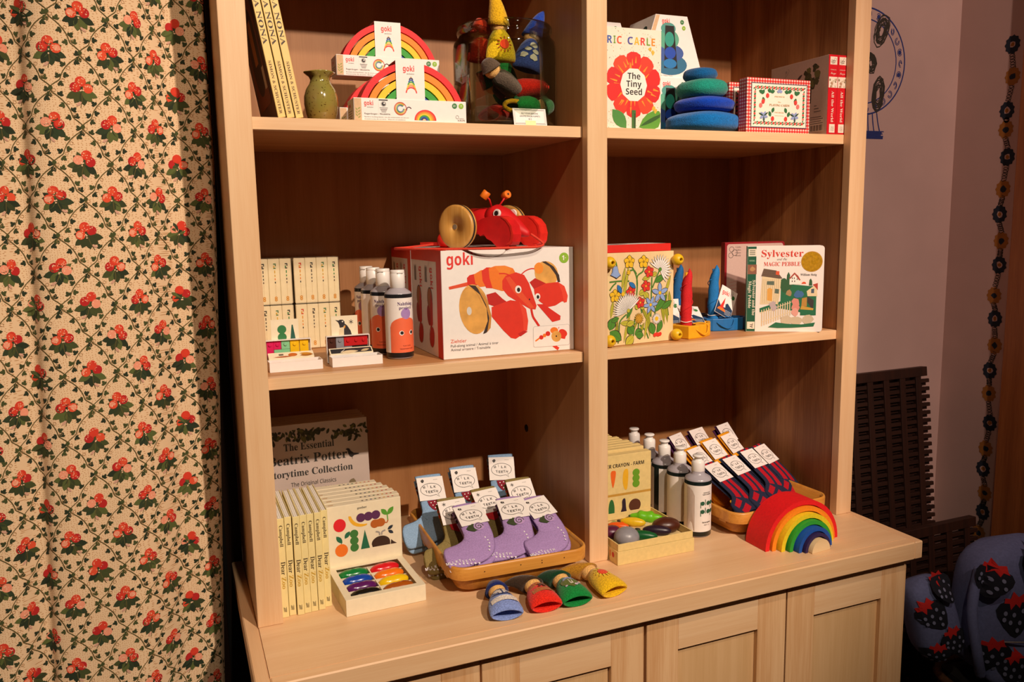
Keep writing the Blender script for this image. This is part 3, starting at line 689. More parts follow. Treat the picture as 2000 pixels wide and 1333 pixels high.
wb = world_book((1.2118, .0225, S1+.0002), 'red spined board book on the left of the pair, its pale back cover showing')
dup(wb, (1.2365, .0225, S1+.0002), 0, 'red spined board book on the right of the pair, against the bookcase side')
# ================================================================ shrink-wrapped packs of slim card boxes
FILM = clear('shrink_film', 'FBF8F2', .06, .12)
def block_pack(loc, label):
    t = thing('wrapped_box_pack', label, 'pack', loc, 0, 'film wrapped packs of slim picture boxes')
    W, D, H = .0925, .066, .0935
    for k in range(4):
        b = MB(); w_ = .0222; x = .0012+k*.0226
        b.box(x, x+w_, .001, D-.001, .0012, H-.0012, CREAM, .0009)
        p = front(b, x, .001, .0012); xm = .0125; top_ = H-.012
        cs = [['2A2A2A', '2F8A4A', '3A3A3A', '5A3A2A'], ['D2452A', 'E0A02A', 'E8882A', '2A2A2A'], ['2A2A2A', '4A3A34', '3A3A3A', '6A4A3A'], ['3A7A4A', 'D9B02A', 'E8882A', '2A2A2A']][(k+1) % 4]
        y = top_
        p.rect(xm-.0022, y-.002, xm+.0028, y, ink(cs[0])); p.rect(xm+.0012, y-.0055, xm+.0028, y-.002, ink(cs[0])); p.rect(xm-.0022, y-.0085, xm, y-.0045, ink(cs[1])); p.rect(xm-.0022, y-.0105, xm+.0022, y-.0085, ink(cs[0]))
        for j, (l_, c) in enumerate(((.007, 1), (.0045, 1), (.0045, 2), (.0045, 3))): p.rect(xm-.0008, y-.0195-.0068*j, xm+.0010, y-.0195-.0068*j+l_*.8, ink(cs[c]))
        for dy in (0, .0042): p.disc(xm, .0085+dy, .0028, ink('D9982E'), n=12); p.disc(xm, .0085+dy, .001, CREAM, n=8)
        p.line([(xm, .017), (xm, .04)], .0003, ink('C8A868'))
        b.build('slim_box', t)
    b = MB(); b.box(0, W, 0, D, 0, H, FILM, .002)
    R_ = random.Random(int(loc[0]*1e4+loc[2]*1e3))
    for k in range(9): 
        x, y = R_.uniform(.006, W-.006), R_.uniform(.0, D); b.add([(x-.003, y, H-.0004), (x+.004, y+.002, H-.0004), (x+R_.uniform(-.002, .002), y+.001, H+R_.uniform(.001, .0038))], [(0, 1, 2)], FILM)
    b.build('film', t); return t
bp = block_pack((.0395, .331, S2+.0002), 'film wrapped pack of slim boxes, bottom left of the four by the left post')
dup(bp, (.1345, .331, S2+.0002), 0, 'film wrapped pack of slim boxes, bottom right of the four behind the penguin card')
dup(bp, (.0395, .331, S2+.0942), 0, 'film wrapped pack of slim boxes, top left of the four, half hidden')
dup(bp, (.1345, .331, S2+.0942), 0, 'film wrapped pack of slim boxes, top right of the four, fully in view')
# ================================================================ open brick puzzle boxes
def brick(b, p, x0, y0, x1, y1, y, col, studs, z0):
    m = mt(col, .35, .02, 90); b.box(x0, x1, y, y+.004, z0+y0, z0+y1, m, .0006)
    for sx_, sz in studs: b.lathe([(.0030, -.0005), (.0030, .0016), (.0025, .002)], m, 14, Matrix.Translation((sx_, y, z0+sz)) @ Matrix.Rotation(PI/2, 4, 'X'))
def puzzle(loc, label, bricks, card_fn, inner_fn, tints, rot=0):
    t = thing('open_puzzle_box', label, 'puzzle box', loc, rot, 'open boxes of toy bricks with a picture card')
    W, D, H = .0905, .034, .0165
    b = MB(); th = .0012
    b.box(0, W, 0, th, 0, H, WHITE); b.box(0, W, D-th, D, 0, H, WHITE); b.box(0, th, th, D-th, 0, H, WHITE); b.box(W-th, W, th, D-th, 0, H, WHITE); b.box(th, W-th, th, D-th, 0, .001, WHITE); b.build('tray', t)
    b = MB(); b.prism([(D+.0005, 0.0005), (D+.016, .0005), (D+.016, .0265), (D+.0005, .0185)], .003, W-.009, CREAM, Matrix(((0, 0, 1, 0), (1, 0, 0, 0), (0, 1, 0, 0), (0, 0, 0, 1)))); inner_fn(Print(b, (.003, D+.0005, .0185), (1, 0, 0), (0, .0155, .008))); b.build('inner_box', t)
    b = MB(); y0 = D+.0175; zl = .0004; Lw, Lh = .0795, .0485
    b.box(0, Lw, y0+.009, y0+.0102, zl, zl+Lh, WHITE); b.box(0, Lw, y0, y0+.009, zl, zl+th, WHITE); b.box(0, Lw, y0, y0+.009, zl+Lh-th, zl+Lh, WHITE); b.box(0, th, y0, y0+.009, zl+th, zl+Lh-th, WHITE); b.box(Lw-th, Lw, y0, y0+.009, zl+th, zl+Lh-th, WHITE)
    b.build('lid', t)
    for (x0, q0, x1, q1, c, st) in bricks:
        b = MB(); brick(b, None, x0, q0, x1, q1, y0+.0045, c, st, zl+th+.012); b.build('brick', t)['label'] = 'small plastic brick in the raised lid'
    for i, c in enumerate(tints):
        b = MB(); b.box(.004+.0205*i, .0225+.0205*i, .006, .028, .0012, .0125, mt(c, .2, .03, 80), .001)
        for q in (0, 1): b.lathe([(.003, 0), (.003, .0016), (.0025, .002)], mt(c, .2, .03, 80), 12, Matrix.Translation((.0085+.0205*i+.009*q, .012, .0125)))
        b.build('clear_brick', t)
    b = MB(); b.box(.012, .0605, y0+.0106, y0+.0116, 0, .0845, CREAM); card_fn(front(b, .012, y0+.0106, .0)); b.build('card', t)
    return t
def c_tree(p):
    p.disc(.019, .0665, .0078, ink('2F7A44')); p.disc(.019, .0525, .0078, ink('2F7A44')); p.poly([(.033, .047), (.0425, .047), (.0385, .074), (.0365, .074)], ink('1E5A4A'))
def c_peng(p):
    K = ink('2A2428'); p.poly([(.0075, .0775), (.013, .0762), (.0165, .0775), (.0215, .0772), (.0245, .0735), (.0245, .0685), (.022, .0635), (.0155, .0625), (.0145, .0685), (.0125, .073)], K)
    p.poly([(.0245, .07), (.029, .0662), (.035, .056), (.0375, .0465), (.0225, .0465), (.023, .06)], K); p.poly([(.013, .0465), (.0145, .06), (.022, .0635), (.0225, .0465)], ink('E2CFA8')); p.poly([(.022, .0635), (.0262, .067), (.0245, .0605)], ink('E8982A')); p.disc(.0208, .0738, .0013, PAPER)
    for k in range(3): a = PI*k/3+.5; p.line([(.0365-.0042*math.cos(a), .0725-.0042*math.sin(a)), (.0365+.0042*math.cos(a), .0725+.0042*math.sin(a))], .0009, K)
q = .0178
A = [(.0025, 0, .0145, .0335, 'D21A5C', [(.008, .006), (.008, .027)]), (.0145, q, .0275, .0335, 'D21A5C', [(.021, .027)]),
     (.0278, q, .0425, .0335, '86C99A', [(.035, .027)]), (.0148, 0, .0425, q-.0003, '86C99A', [(.021, .008), (.035, .008)]),
     (.0432, 0, .0590, .0335, 'EDBE14', [(.051, .008), (.051, .026)]), (.0600, 0, .0755, .0335, 'EDBE14', [(.068, .008), (.068, .026)])]
def in_a(p):
    p.leaf(.008, .0035, .035, .004, .02, ink('B05A30')); p.rect(.018, .008, .026, .0125, ink('6A5A4A')); p.disc(.042, .0085, .008, ink('C86A24'), .005); p.leaf(.054, .005, .024, .008, .05, ink('A8681E')); p.leaf(.054, .011, .022, .006, -.1, ink('C88A2A'))
puzzle((.0525, .078, S2+.0002), 'open white puzzle box with pink, mint and yellow bricks beside the left post', A, c_tree, in_a, ('E08A6A', 'E6D6B0', 'E6A82A', 'E0982A'))
Bk = [(.0025, 0, .0175, .0335, '4A2418', [(.010, .008), (.010, .026)]), (.0180, 0, .0325, .0335, '8C8C94', [(.025, .026), (.025, .008)]), (.0325, 0, .0475, q-.0035, '8C8C94', [(.040, .007)]),
      (.0328, q-.003, .0765, .0335, 'C21A1E', [(.040, .025), (.055, .025), (.069, .025)]), (.0478, 0, .0765, q-.0038, '1E2420', [(.056, .007), (.069, .007)])]
def in_b(p):
    p.rect(.002, .001, .0765, .0145, ink('2A2A2E')); p.leaf(.018, .003, .034, .009, .06, ink('E2CFA8')); p.line([(.02, .004), (.028, .012)], .001, PAPER); p.leaf(.056, .004, .018, .007, .3, ink('C8B48A'))
puzzle((.1600, .0795, S2+.0002), 'open white puzzle box with brown, grey, red and black bricks and penguin card', Bk, c_peng, in_b, ('7A8A92', '5A4A7A', 'C8C0B8', '6A5A50'))
# ================================================================ bottles
PLAST = clear('clear_bottle', 'DDDDE2', .25, .12)
PLAST = mt('CFC9D2', .25, .03, 60, key='cloudy_bottle')
PLAST.node_tree.nodes['Principled BSDF'].inputs['Transmission Weight'].default_value = .35; CAPW = mt('F0EDE8', .35, .02, 60, key='white_plastic')
def bottle(name, label, loc, rot, r, hb, ht, liquid, lab0, lab1, art, cap, group, span=2.9, fill=None):
    t = thing(name, label, 'bottle', loc, rot, group)
    b = MB(); b.lathe([(.0, 0), (r-.003, 0), (r, .003), (r, hb-.006), (r-.002, hb-.002), (r*.62, hb+.0035), (r*.5, hb+.006), (r*.5, hb+.012)], PLAST, 40, caps=False); b.build('shell', t)
    fl = fill or lab1+.008
    b = MB(); b.lathe([(0, .0012), (r-.0030, .0001), (r+.00015, .0032), (r+.00015, fl), (0, fl)], liquid, 40, caps=False); b.build('liquid', t)
    b = MB(); n = 36; rr = r+.0003
    fn = lambda x, y, h: Vector(((rr+h)*math.sin(x/rr), -(rr+h)*math.cos(x/rr), y))
    X = span*rr/1
    b.loft([[fn(-X+2*X*k/n, z, 0) for k in range(n+1)] for z in (lab0, lab1)], WHITE, caps=False, closed=False)
    p = Print(b, fn=fn, eps=.00025, step=.00002, fan=True); art(p, lab0, lab1); b.build('paper_label', t)
    b = MB(); cap(b, r, hb, ht); b.build('cap', t); return t
def flip_cap(b, r, hb, ht):
    z0 = hb+.0055; rc = .0138
    b.lathe([(rc*.93, z0), (rc, z0+.001), (rc*.99, ht-.0065), (rc*.975, ht-.0063), (rc*.985, ht-.0058), (rc*.97, ht-.001), (rc*.9, ht), (0, ht)], CAPW, 36, caps=False)
    b.box(-.0055, .0055, -rc-.0006, -rc*.8, ht-.0062, ht-.0052, mt('B8B2AA', .5))
def hump(p, z0, z1):
    O = mt('F07048', .5, .04, 40, key='coral_print'); rr = .0258; pts = []
    w_ = .029; zt = z0+.066
    for k in range(21): a = PI*k/20; pts.append((.002+w_*math.cos(a), zt-.018+.018*math.sin(a)))
    n = 22; xs = [.002-w_+2*w_*k/n for k in range(n+1)]
    topz = lambda x: zt-.018+.018*math.sqrt(max(0, 1-((x-.002)/w_)**2))
    p.h += p.step
    for a, c in zip(xs, xs[1:]): p.poly([(a, z0+.0002), (c, z0+.0002), (c, topz(c)), (a, topz(a))], O, True)
    p.disc(.0045, zt+.0068, .0102, ink('A888C4'), n=24)
    for x in (-.0055, .0150): p.disc(x, zt-.029, .0045, WHITE, n=16); p.disc(x+.0006, zt-.0288, .0032, BLACK, n=14)
    PU = ink('4A1E6A'); p.text('Nahthing', .004, z1-.0135, .0062, PU, 'serif', 'c', w=.031, off=.012); p.text('project', .004, z1-.0205, .0052, PU, 'serif', 'c', w=.026, off=.012)
    p.text('TUPI TUPI', .004, z0+.0115, .0022, ink('8A2A1A'), 'sb', 'c', w=.016); p.text('TRANSPARENT ARTS', .004, z0+.006, .0022, ink('8A2A1A'), 'sb', 'c', w=.028)
LIQ1 = mt('1A1E22', .25, .02, 60, key='dark_liquid')
bn = 'bottles of paint with a coral shape on the label'
b1 = bottle('squeeze_bottle', 'squeeze bottle with coral eyed label, frontmost of the row of four', (.2968, .131, S2+.0002), .12, .0256, .1265, .1655, LIQ1, .0125, .1145, hump, flip_cap, bn, fill=.1215)
dup(b1, (.2855, .199, S2+.0002), -.55, 'squeeze bottle with coral label, second from the front of the row of four', bn)
dup(b1, (.2800, .258, S2+.0002), .42, 'squeeze bottle with coral label and one eye showing, third from the front', bn)
dup(b1, (.2790, .316, S2+.0002), -.75, 'squeeze bottle with coral label at the very back of the row of four', bn)
# ================================================================ big white toy cartons
def lob_carton(loc, label):
    t = thing('toy_carton', label, 'carton', loc, 0, 'white cartons of the red pull along lobster')
    W, D, H = .2680, .199, .2005
    b = MB(); b.box(0, W, 0, D, 0, H, WHITE, .0008)
    RED = mt('DE3420', .5, .04, 60, key='red_print'); ORG = ink('EE7A20'); RD2 = ink('D8281A'); DK = ink('C01E16'); WD = mt('DFA450', .5, .18, 40, key='wheel_print'); WD2 = ink('C88A3A'); KK = ink('3A2A22')
    p = front(b, 0, 0, 0)
    def g(x, y): u = (x-457)/952; return (u*W, (1272-72*u-y)/(785-43*u)*H)
    def P_(pts, m): p.poly([g(*q_) for q_ in pts], m)
    def S_(pts, w_, m): p.line([tuple(v) for v in bez([g(*q_) for q_ in pts], 5)], w_, m)
    def E_(x, y, rx, ry, m, rot=0, n=28):
        P_([(x+rx*math.cos(a)*math.cos(rot)-ry*math.sin(a)*math.sin(rot), y+rx*math.cos(a)*math.sin(rot)+ry*math.sin(a)*math.cos(rot)) for a in [2*PI*k/n for k in range(n)]], m)
    p.text('goki', *g(495, 592), .0215, LOGO_RED, 'sb', w=.0510, off=.006)
    c = g(1338, 537); p.disc(c[0], c[1], .0102, BADGE_L); p.text('1', c[0]-.0042, c[1]-.0045, .009, WHITE, 'sb'); p.text('+', c[0]+.0018, c[1]-.002, .004, WHITE, 'sb')
    P_([(505, 743), (640, 708), (645, 735), (508, 763)], ink('E2502A'))
    P_([(632, 680), (650, 660), (700, 648), (720, 730), (680, 735), (635, 728)], RD2); P_([(680, 655), (730, 625), (760, 620), (770, 740), (720, 745), (690, 720)], ORG); P_([(735, 630), (770, 605), (800, 605), (815, 755), (765, 752), (740, 700)], RED)
    P_([(785, 612), (830, 595), (900, 592), (960, 612), (985, 660), (930, 760), (880, 775), (810, 755), (790, 680)], ORG); P_([(830, 600), (900, 595), (950, 615), (930, 650), (860, 640)], ink('F08A2A'))
    P_([(880, 700), (905, 665), (980, 640), (1040, 660), (1075, 720), (1100, 800), (1128, 880), (1120, 908), (1080, 905), (1000, 860), (920, 810), (880, 760)], RED)
    P_([(905, 680), (935, 670), (1110, 895), (1080, 900), (960, 780)], ink('E5502A'))
    S_([(858, 650), (900, 650), (935, 665), (950, 685)], .0022, RD2); S_([(1020, 655), (1050, 630), (1090, 615), (1120, 615)], .0022, RD2)
    E_(1150, 612, 35, 42, ORG, .1); E_(1205, 650, 92, 85, WD, .9); P_([(1170, 565), (1200, 562), (1260, 600), (1300, 660), (1308, 710), (1290, 712), (1275, 660), (1230, 600)], KK); E_(1148, 612, 34, 40, ink('F0902A'))
    P_([(1078, 712), (1120, 682), (1200, 720), (1190, 745), (1240, 790), (1220, 830), (1110, 760)], DK); P_([(1110, 760), (1200, 720), (1290, 710), (1340, 740), (1365, 810), (1355, 855), (1320, 850), (1270, 880), (1210, 892), (1150, 850), (1115, 800)], RED); P_([(1290, 712), (1340, 740), (1365, 810), (1357, 855), (1335, 860), (1320, 780)], ink('E8442A'))
    P_([(1130, 870), (1180, 870), (1308, 955), (1305, 985), (1245, 1000)], RD2)
    E_(678, 905, 105, 180, WD, -.08); P_([(640, 730), (690, 735), (760, 830), (795, 940), (790, 1020), (760, 1075), (735, 1085), (770, 990), (765, 900), (720, 800)], KK); P_([(700, 745), (770, 840), (798, 950), (790, 1040), (765, 1072), (782, 970), (760, 870)], WD2); E_(642, 917, 17, 30, ink('D8D2C8')); S_([(600, 780), (640, 750), (690, 780), (730, 860)], .0009, WD2)
    P_([(765, 800), (830, 782), (880, 830), (935, 870), (860, 900), (780, 870)], DK); P_([(800, 890), (880, 860), (935, 840), (1000, 850), (1050, 905), (1063, 990), (1055, 1060), (1030, 1065), (1005, 1100), (970, 1122), (935, 1115), (880, 1060), (800, 960)], RED); P_([(1000, 850), (1050, 905), (1064, 990), (1055, 1062), (1030, 1066), (1025, 960)], ink('E8442A')); P_([(985, 1085), (1030, 1062), (1060, 1068), (1005, 1105)], DK)
    S_([(1088, 905), (1100, 960), (1125, 1000), (1145, 1030)], .0045, RD2); S_([(1240, 1160), (1265, 1180), (1290, 1198)], .006, RED)
    for (x, y, s_) in ((995, 763, 1), (1137, 815, .85)): E_(x, y, 23*s_, 28*s_, WHITE); E_(x+2, y+3, 12*s_, 16*s_, BLACK)
    E_(1076, 835, 5, 6, BLACK)
    f0, f1 = g(1100, 1172), g(1376, 1015); p.rrect(f0[0], f0[1]-.004, f1[0], f1[1], .004, ink('B8B0AA')); p.rrect(f0[0]+.0006, f0[1]-.0034, f1[0]-.0006, f1[1]-.0006, .0036, WHITE)
    S_([(1115, 1140), (1150, 1115)], .003, ORG); E_(1160, 1112, 16, 16, RD2); E_(1184, 1098, 13, 14, ORG); E_(1210, 1085, 18, 18, RD2); E_(1258, 1062, 30, 24, ORG); E_(1325, 1080, 34, 26, RED, .5); P_([(1300, 1100), (1350, 1095), (1340, 1125), (1310, 1120)], RED); E_(1274, 1105, 38, 40, WD); E_(1274, 1104, 6, 6, BLACK); S_([(1290, 1050), (1296, 1036)], .0012, RED)
    p.text('Ziehtier', *g(508, 1150), .0066, ink('E0552A'), 'plain', w=.031); p.text('Pull-along animal / Animal à tirer', *g(508, 1181), .0048, ink('4A4644'), 'plain', w=.0945); p.text('Animal arrastre / Trainabile', *g(508, 1209), .0048, ink('4A4644'), 'plain', w=.078)
    tp = top(b, 0, 0, H); tp.disc(W*.335, -.0002, .042, ink('D8CEC4'), .016, a0=0, a1=180); tp.rect(0, 0, .012, D, RED); tp.rect(.012, D-.022, W, D, RED); p.ring(W*.335, H+.0005, .0385, .0022, ink('C8BCB4'), .016, a0=180, a1=360, n=20)
    q = left(b, 0, D, 0)
    q.rect(D-.030, .0006, D-.0004, H, RED); q.rect(0, H-.021, D, H, RED)
    for x in (.045, .118):
        q.text('goki', x+.012, H-.033, .0155, LOGO_RED, 'sb', w=.040, rot=-90, off=.006)
        for k in range(5): q.rect(x-.012-.003*k, H-.062, x-.0105-.003*k, H-.030-.003*(k % 2), GREY)
        q.disc(x+.005, .108, .0155, ink('A8642E'), .021); q.ring(x+.005, .108, .0155, .002, KK, .021)
        q.poly([(x+.012, .125), (x+.022, .10), (x+.020, .06), (x+.006, .048), (x+.000, .075), (x+.006, .095)], DK); q.disc(x-.004, .075, .011, ink('A01A14'), .02, .2); q.disc(x+.014, .035, .014, DK, .02, -.3); q.ring(x+.012, .035, .015, .0015, ink('8A4A20'), .02)
        q.line([(x+.014, .135), (x+.016, .15)], .001, DK); q.line([(x+.004, .05), (x-.004, .03), (x+.002, .015)], .0012, DK)
    b.build('box', t); return t
lc = lob_carton((.3602, .0605, S2+.0002), 'white toy carton picturing a red wooden lobster, in front with the toy on it')
dup(lc, (.3600, .2635-.0035+.0005, S2+.0002), 0, 'white toy carton with a red edge directly behind the lobster carton') if False else None
b2 = dup(lc, (.3590, .2600, S2+.0002), 0, 'white toy carton with a red edge directly behind the front lobster carton')
b2.scale = (1, .78, 1)
# ================================================================ red wooden lobster
LX = thing('pull_along_lobster', 'red wooden pull along lobster with two wooden wheels standing on the white carton', 'toy', (.4890, .1620, S2+.2009), math.radians(-58))
RW = mt('D4161A', .55, .10, 60, .05, 'red_stained_wood'); RW2 = mt('E02A1E', .5, .1, 60, .05, 'bright_red_wood'); ORW = mt('EE7A18', .5, .08, 90, key='orange_bead'); WHL = wood('wheel_wood', 'DCAA5C', 'C48A3C', 'z', 3, .4); RUB = mt('1A1614', .6, key='black_rubber')
b = MB(); b.ell((-.004, 0, .052), (.048, .030, .026), RW, n=24, m=14); b.ell((-.028, 0, .058), (.03, .026, .02), RW2); b.build('body', LX)
b = MB(); R_ = []
for x, ry, zt, zb in ((.008, .012, .066, .040), (.014, .026, .080, .032), (.030, .030, .084, .028), (.050, .027, .076, .024), (.070, .020, .060, .021), (.088, .012, .044, .020), (.099, .006, .034, .021), (.102, .001, .030, .024)):
    zc, rz = (zt+zb)/2, (zt-zb)/2; R_.append([(x, ry*math.cos(2*PI*k/22), zc+rz*math.sin(2*PI*k/22)) for k in range(22)])
b.loft(R_, RW); hd = b.build('head', LX)
for s_ in (-1, 1):
    b = MB(); Mx = Matrix.Translation((.046, s_*.0262, .066)) @ Matrix.Rotation(-s_*PI/2*.92, 4, 'X'); b.lathe([(.0082, -.002), (.0082, .002), (.0075, .0026)], WHITE, 20, Mx); b.lathe([(.0048, .0024), (.0048, .003), (.0042, .0032)], BLACK, 16, Mx); b.build('eye', hd)
    b = MB(); a0 = Vector((.022, s_*.012, .080)); a1 = Vector((.024+.006*s_, s_*.026, .102)); b.tube([a0, a0.lerp(a1, .5)+Vector((.003, 0, .002)), a1], .0018, RW, 8); an = b.build('antenna', LX)
    b = MB(); Mx = Matrix.Translation(a1) @ Matrix.Rotation(.6 if s_ < 0 else 1.3, 4, 'Y') @ Matrix.Rotation(.3*s_, 4, 'X'); b.lathe([(.0072, -.0075), (.008, -.0065), (.008, .0065), (.0072, .0075)], ORW, 22, Mx); b.lathe([(.0022, .0072), (.0022, .0078)], BLACK, 10, Mx); b.build('bead', an)
    b = MB(); Mx = Matrix.Translation((-.006, s_*.083, .0422)) @ Matrix.Rotation(PI/2, 4, 'X')
    r = .0415; b.lathe([(.0075, -.0072), (.0075, -.0085), (r-.004, -.0085), (r, -.0065), (r, -.0025), (r-.0012, -.0022), (r-.0012, .0022), (r, .0025), (r, .0065), (r-.004, .0085), (.0075, .0085), (.0075, .0072)], WHL, 44, Mx); wl = b.build('wheel', LX)
    b = MB(); b.lathe([(r-.0012, -.0021), (r+.0006, -.0016), (r+.0006, .0016), (r-.0012, .0021)], RUB, 44, Mx, caps=False); b.build('rubber_ring', wl)
    b = MB(); b.lathe([(.0072, -.0079), (.0072, .0079)], WHL, 20, Mx); b.lathe([(.0050, -.0083), (.0050, .0083)], mt('8A7A68', .4), 20, Mx); b.build('hub', wl)
    # claw: a thick board cut to a pincer outline with a scalloped lower edge
    pts = [(.012, .030), (.020, .026), (.027, .030), (.034, .023), (.042, .027), (.050, .018), (.060, .014), (.072, .0035), (.088, .0005), (.100, .0006), (.1005, .006), (.106, .006), (.110, .012), (.112, .026), (.108, .042), (.098, .053), (.082, .060), (.062, .061), (.040, .056), (.020, .048)]
    b = MB(); Mx = Matrix.Translation((-.006, s_*.0455+.0125, .0006)) @ Matrix(((1, 0, 0, 0), (0, 0, -1, 0), (0, 1, 0, 0), (0, 0, 0, 1)))
    b.prism(pts, 0, .025, RW2 if s_ > 0 else RW, Mx)
    pl = [(x, z) for x, z in pts]; b.prism([(.094, .006), (.1035, .0075), (.1095, .013), (.1118, .026), (.1076, .0424), (.0975, .0535), (.086, .059), (.0845, .0575), (.095, .051), (.104, .040), (.107, .026), (.104, .014)], -.0008, .0258, RW2, Mx)
    o = b.build('claw', LX); bv = o.modifiers.new('edge', 'BEVEL'); bv.width = .0016; bv.segments = 2; bv.limit_method = 'ANGLE'; bv.angle_limit = .9
b = MB(); b.tube([(-.006, -.083, .0422), (-.006, .083, .0422)], .0045, WHL, 12); b.build('axle', LX)
for k, (x, r, c) in enumerate(((-.058, .0185, RW2), (-.084, .0165, ORW), (-.108, .0145, RW2))):
    b = MB(); zc = r+.0006+.012*(2-k)/2; b.lathe([(r*.8, -.011), (r, -.008), (r, .008), (r*.8, .011)], c, 24, Matrix.Translation((x, 0, zc)) @ Matrix.Rotation(PI/2, 4, 'Y')); b.build('tail_segment', LX)
b = MB(); b.prism([(-.118, -.006), (-.118, .006), (-.165, .013), (-.165, -.013)], .004, .011, RW2); b.build('tail_fin', LX)
b = MB(); cd_ = bez([(-.116, .004, .009), (-.17, -.04, .002), (-.14, -.115, .002), (-.07, -.150, .0022), (-.005, -.140, .0022), (.06, -.118, .002), (.095, -.082, .002), (.118, -.04, .002), (.128, -.01, .0022), (.125, .012, .008), (.104, .002, .026)], 8); b.tube(cd_, .0023, mt('E0402A', .8, .2, 900, .3, 'red_cord'), 8); b.build('cord', LX)
# ================================================================ flower press
FP = thing('flower_press', 'square wooden flower press printed with wild flowers, yellow corner knobs, red edge', 'flower press', (.6850, .0520, S2+.0003), math.radians(6.2))
W_, D_, H_ = .1815, .085, .1855
PW = wood('press_ply', 'F0D6A4', 'E8C890', 'z', 1.5, .5, .6); RDB = mt('DE2A20', .5, .04, 70, key='press_red')
b = MB(); b.box(0, W_, 0, .009, 0, H_, PW, .0008)
LN = ink('3A2E20'); GR = ink('4E8A2E'); YG = ink('A8A828'); YG2 = ink('C0BA3A'); YE = ink('EDBE22'); BL = ink('8FAADC'); B2 = ink('2A78C0'); RD = ink('DE3626'); WH = ink('F4EEE6'); DG = ink('3E7238')
p = front(b, 0, 0, 0); OX = .0195
def fx(x, y): return (OX+(x-148)/680*.155, .0045+(1140-y)/960*.1775)     # from the enlarged photo's pixels
def stem(pts, w_=.0022, m=GR): q_ = [tuple(v) for v in bez([fx(*a) for a in pts], 6)]; p.line(q_, w_*1.45, LN); p.line(q_, w_, m)
p.clip = (.0006, .0006, W_-.0006, H_-.0006)
def lf(x, y, l, w_, a, m=GR): x, y = fx(x, y); p.leaf(x, y, l*1.04, w_*1.2, math.radians(a), LN, 7); p.leaf(x, y, l, w_, math.radians(a), m, 7); p.line([(x, y), (x+l*.9*math.cos(math.radians(a)), y+l*.9*math.sin(math.radians(a)))], .0004, LN)
def fl(x, y, r, n, m, w_=.5, c=YE, rot=0.):
    x, y = fx(x, y)
    for k in range(n):
        a = 2*PI*k/n+rot; p.leaf(x, y, r*1.06, r*w_*1.25, a, LN, 6); p.leaf(x, y, r, r*w_, a, m, 6)
    p.disc(x, y, r*.2, LN, n=10); p.disc(x, y, r*.17, c, n=10)
for a in ([(240, 1140), (250, 1000), (262, 900), (330, 830)], [(190, 1150), (215, 1050), (220, 1000)], [(395, 1140), (415, 1000), (420, 900), (450, 860)], [(440, 640), (448, 500), (430, 400), (380, 300)], [(445, 520), (450, 420), (510, 370), (520, 300)], [(370, 355), (410, 355), (440, 400)], [(600, 880), (605, 600), (610, 440)], [(615, 560), (660, 450), (690, 380)], [(500, 830), (480, 740)], [(650, 900), (640, 780), (600, 760)], [(665, 1090), (680, 960), (670, 930)], [(148, 220), (190, 225), (215, 260), (225, 300)], [(148, 470), (220, 465), (300, 465), (360, 470)], [(150, 560), (185, 510), (220, 480)], [(205, 620), (240, 690), (300, 720)], [(800, 880), (780, 760), (730, 650)], [(640, 840), (700, 760), (810, 740)], [(480, 1120), (460, 1000), (470, 900)], [(575, 1120), (540, 1030), (480, 960)]): stem(a)
for x, y, l, a, m in ((210, 1150, .05, 84, YG), (280, 740, .085, 78, YG2), (170, 1150, .045, 70, YG), (300, 1140, .06, 75, YG2), (330, 1130, .05, 55, YG), (745, 950, .075, 83, YG2), (790, 960, .05, 96, YG), (760, 640, .04, 70, YG2), (755, 980, .06, 100, YG), (530, 1120, .06, 80, YG2), (590, 1100, .05, 95, YG), (600, 980, .05, 120, YG), (160, 860, .035, 80, YG2), (460, 1080, .03, 60, YG), (820, 800, .035, 95, YG), (280, 560, .045, 80, YG2), (545, 920, .03, 60, YG)): lf(x, y, l, .0065, a, m)
for x, y, l, w_, a, m in ((640, 500, .03, .012, 28, GR), (645, 830, .045, .014, 48, GR), (150, 990, .026, .018, 70, GR), (150, 1000, .034, .02, -35, GR), (410, 1050, .022, .018, 130, GR), (420, 1060, .02, .016, 20, GR), (410, 1075, .026, .018, -140, YG2), (430, 1060, .02, .014, -10, GR), (630, 1080, .026, .016, 105, GR), (680, 1060, .026, .012, 68, GR), (260, 920, .03, .01, -5, YG2), (415, 920, .02, .012, 195, YG2), (465, 620, .016, .012, 20, YG2), (520, 600, .018, .012, -50, YG2), (590, 440, .02, .009, 190, YG2), (610, 430, .014, .009, 30, YG2), (470, 770, .012, .01, 160, YG2), (480, 770, .012, .01, 10, YG2), (330, 880, .03, .008, 60, GR), (720, 800, .03, .012, 30, GR), (250, 860, .02, .01, 200, GR), (660, 660, .02, .008, 60, YG2)): lf(x, y, l, w_, a, m)
for x, y in ((360, 262), (515, 268), (205, 620)): fl(x, y, .0135, 5, YE, .8, ink('A8861E'), .3)
for x, y in ((578, 380), (543, 535), (375, 590), (480, 712)): fl(x, y, .0122, 5, RD, .75, YE, .5)
fl(700, 620, .0215, 5, BL, .42, YE, .35); fl(595, 745, .0185, 6, BL, .4, YE, .1)
for (cx, cy, a0, a1, r, n) in ((700, 360, 150, -60, .0305, 15), (350, 790, 195, 40, .0375, 20)):
    x, y = fx(cx, cy)
    for k in range(n):
        a = math.radians(a0+(a1-a0)*k/(n-1)); p.leaf(x, y, r*1.03, .0056, a, LN, 5); p.leaf(x, y, r, .0042, a, WH, 5)
    p.disc(x, y, .0042, LN); p.disc(x, y, .0038, YG2 if n > 15 else GR)
x, y = fx(663, 905)
for k in range(20): a = 2*PI*k/20; p.leaf(x, y, .0125, .0032, a, LN, 4); p.leaf(x, y, .012, .0023, a, WH, 4)
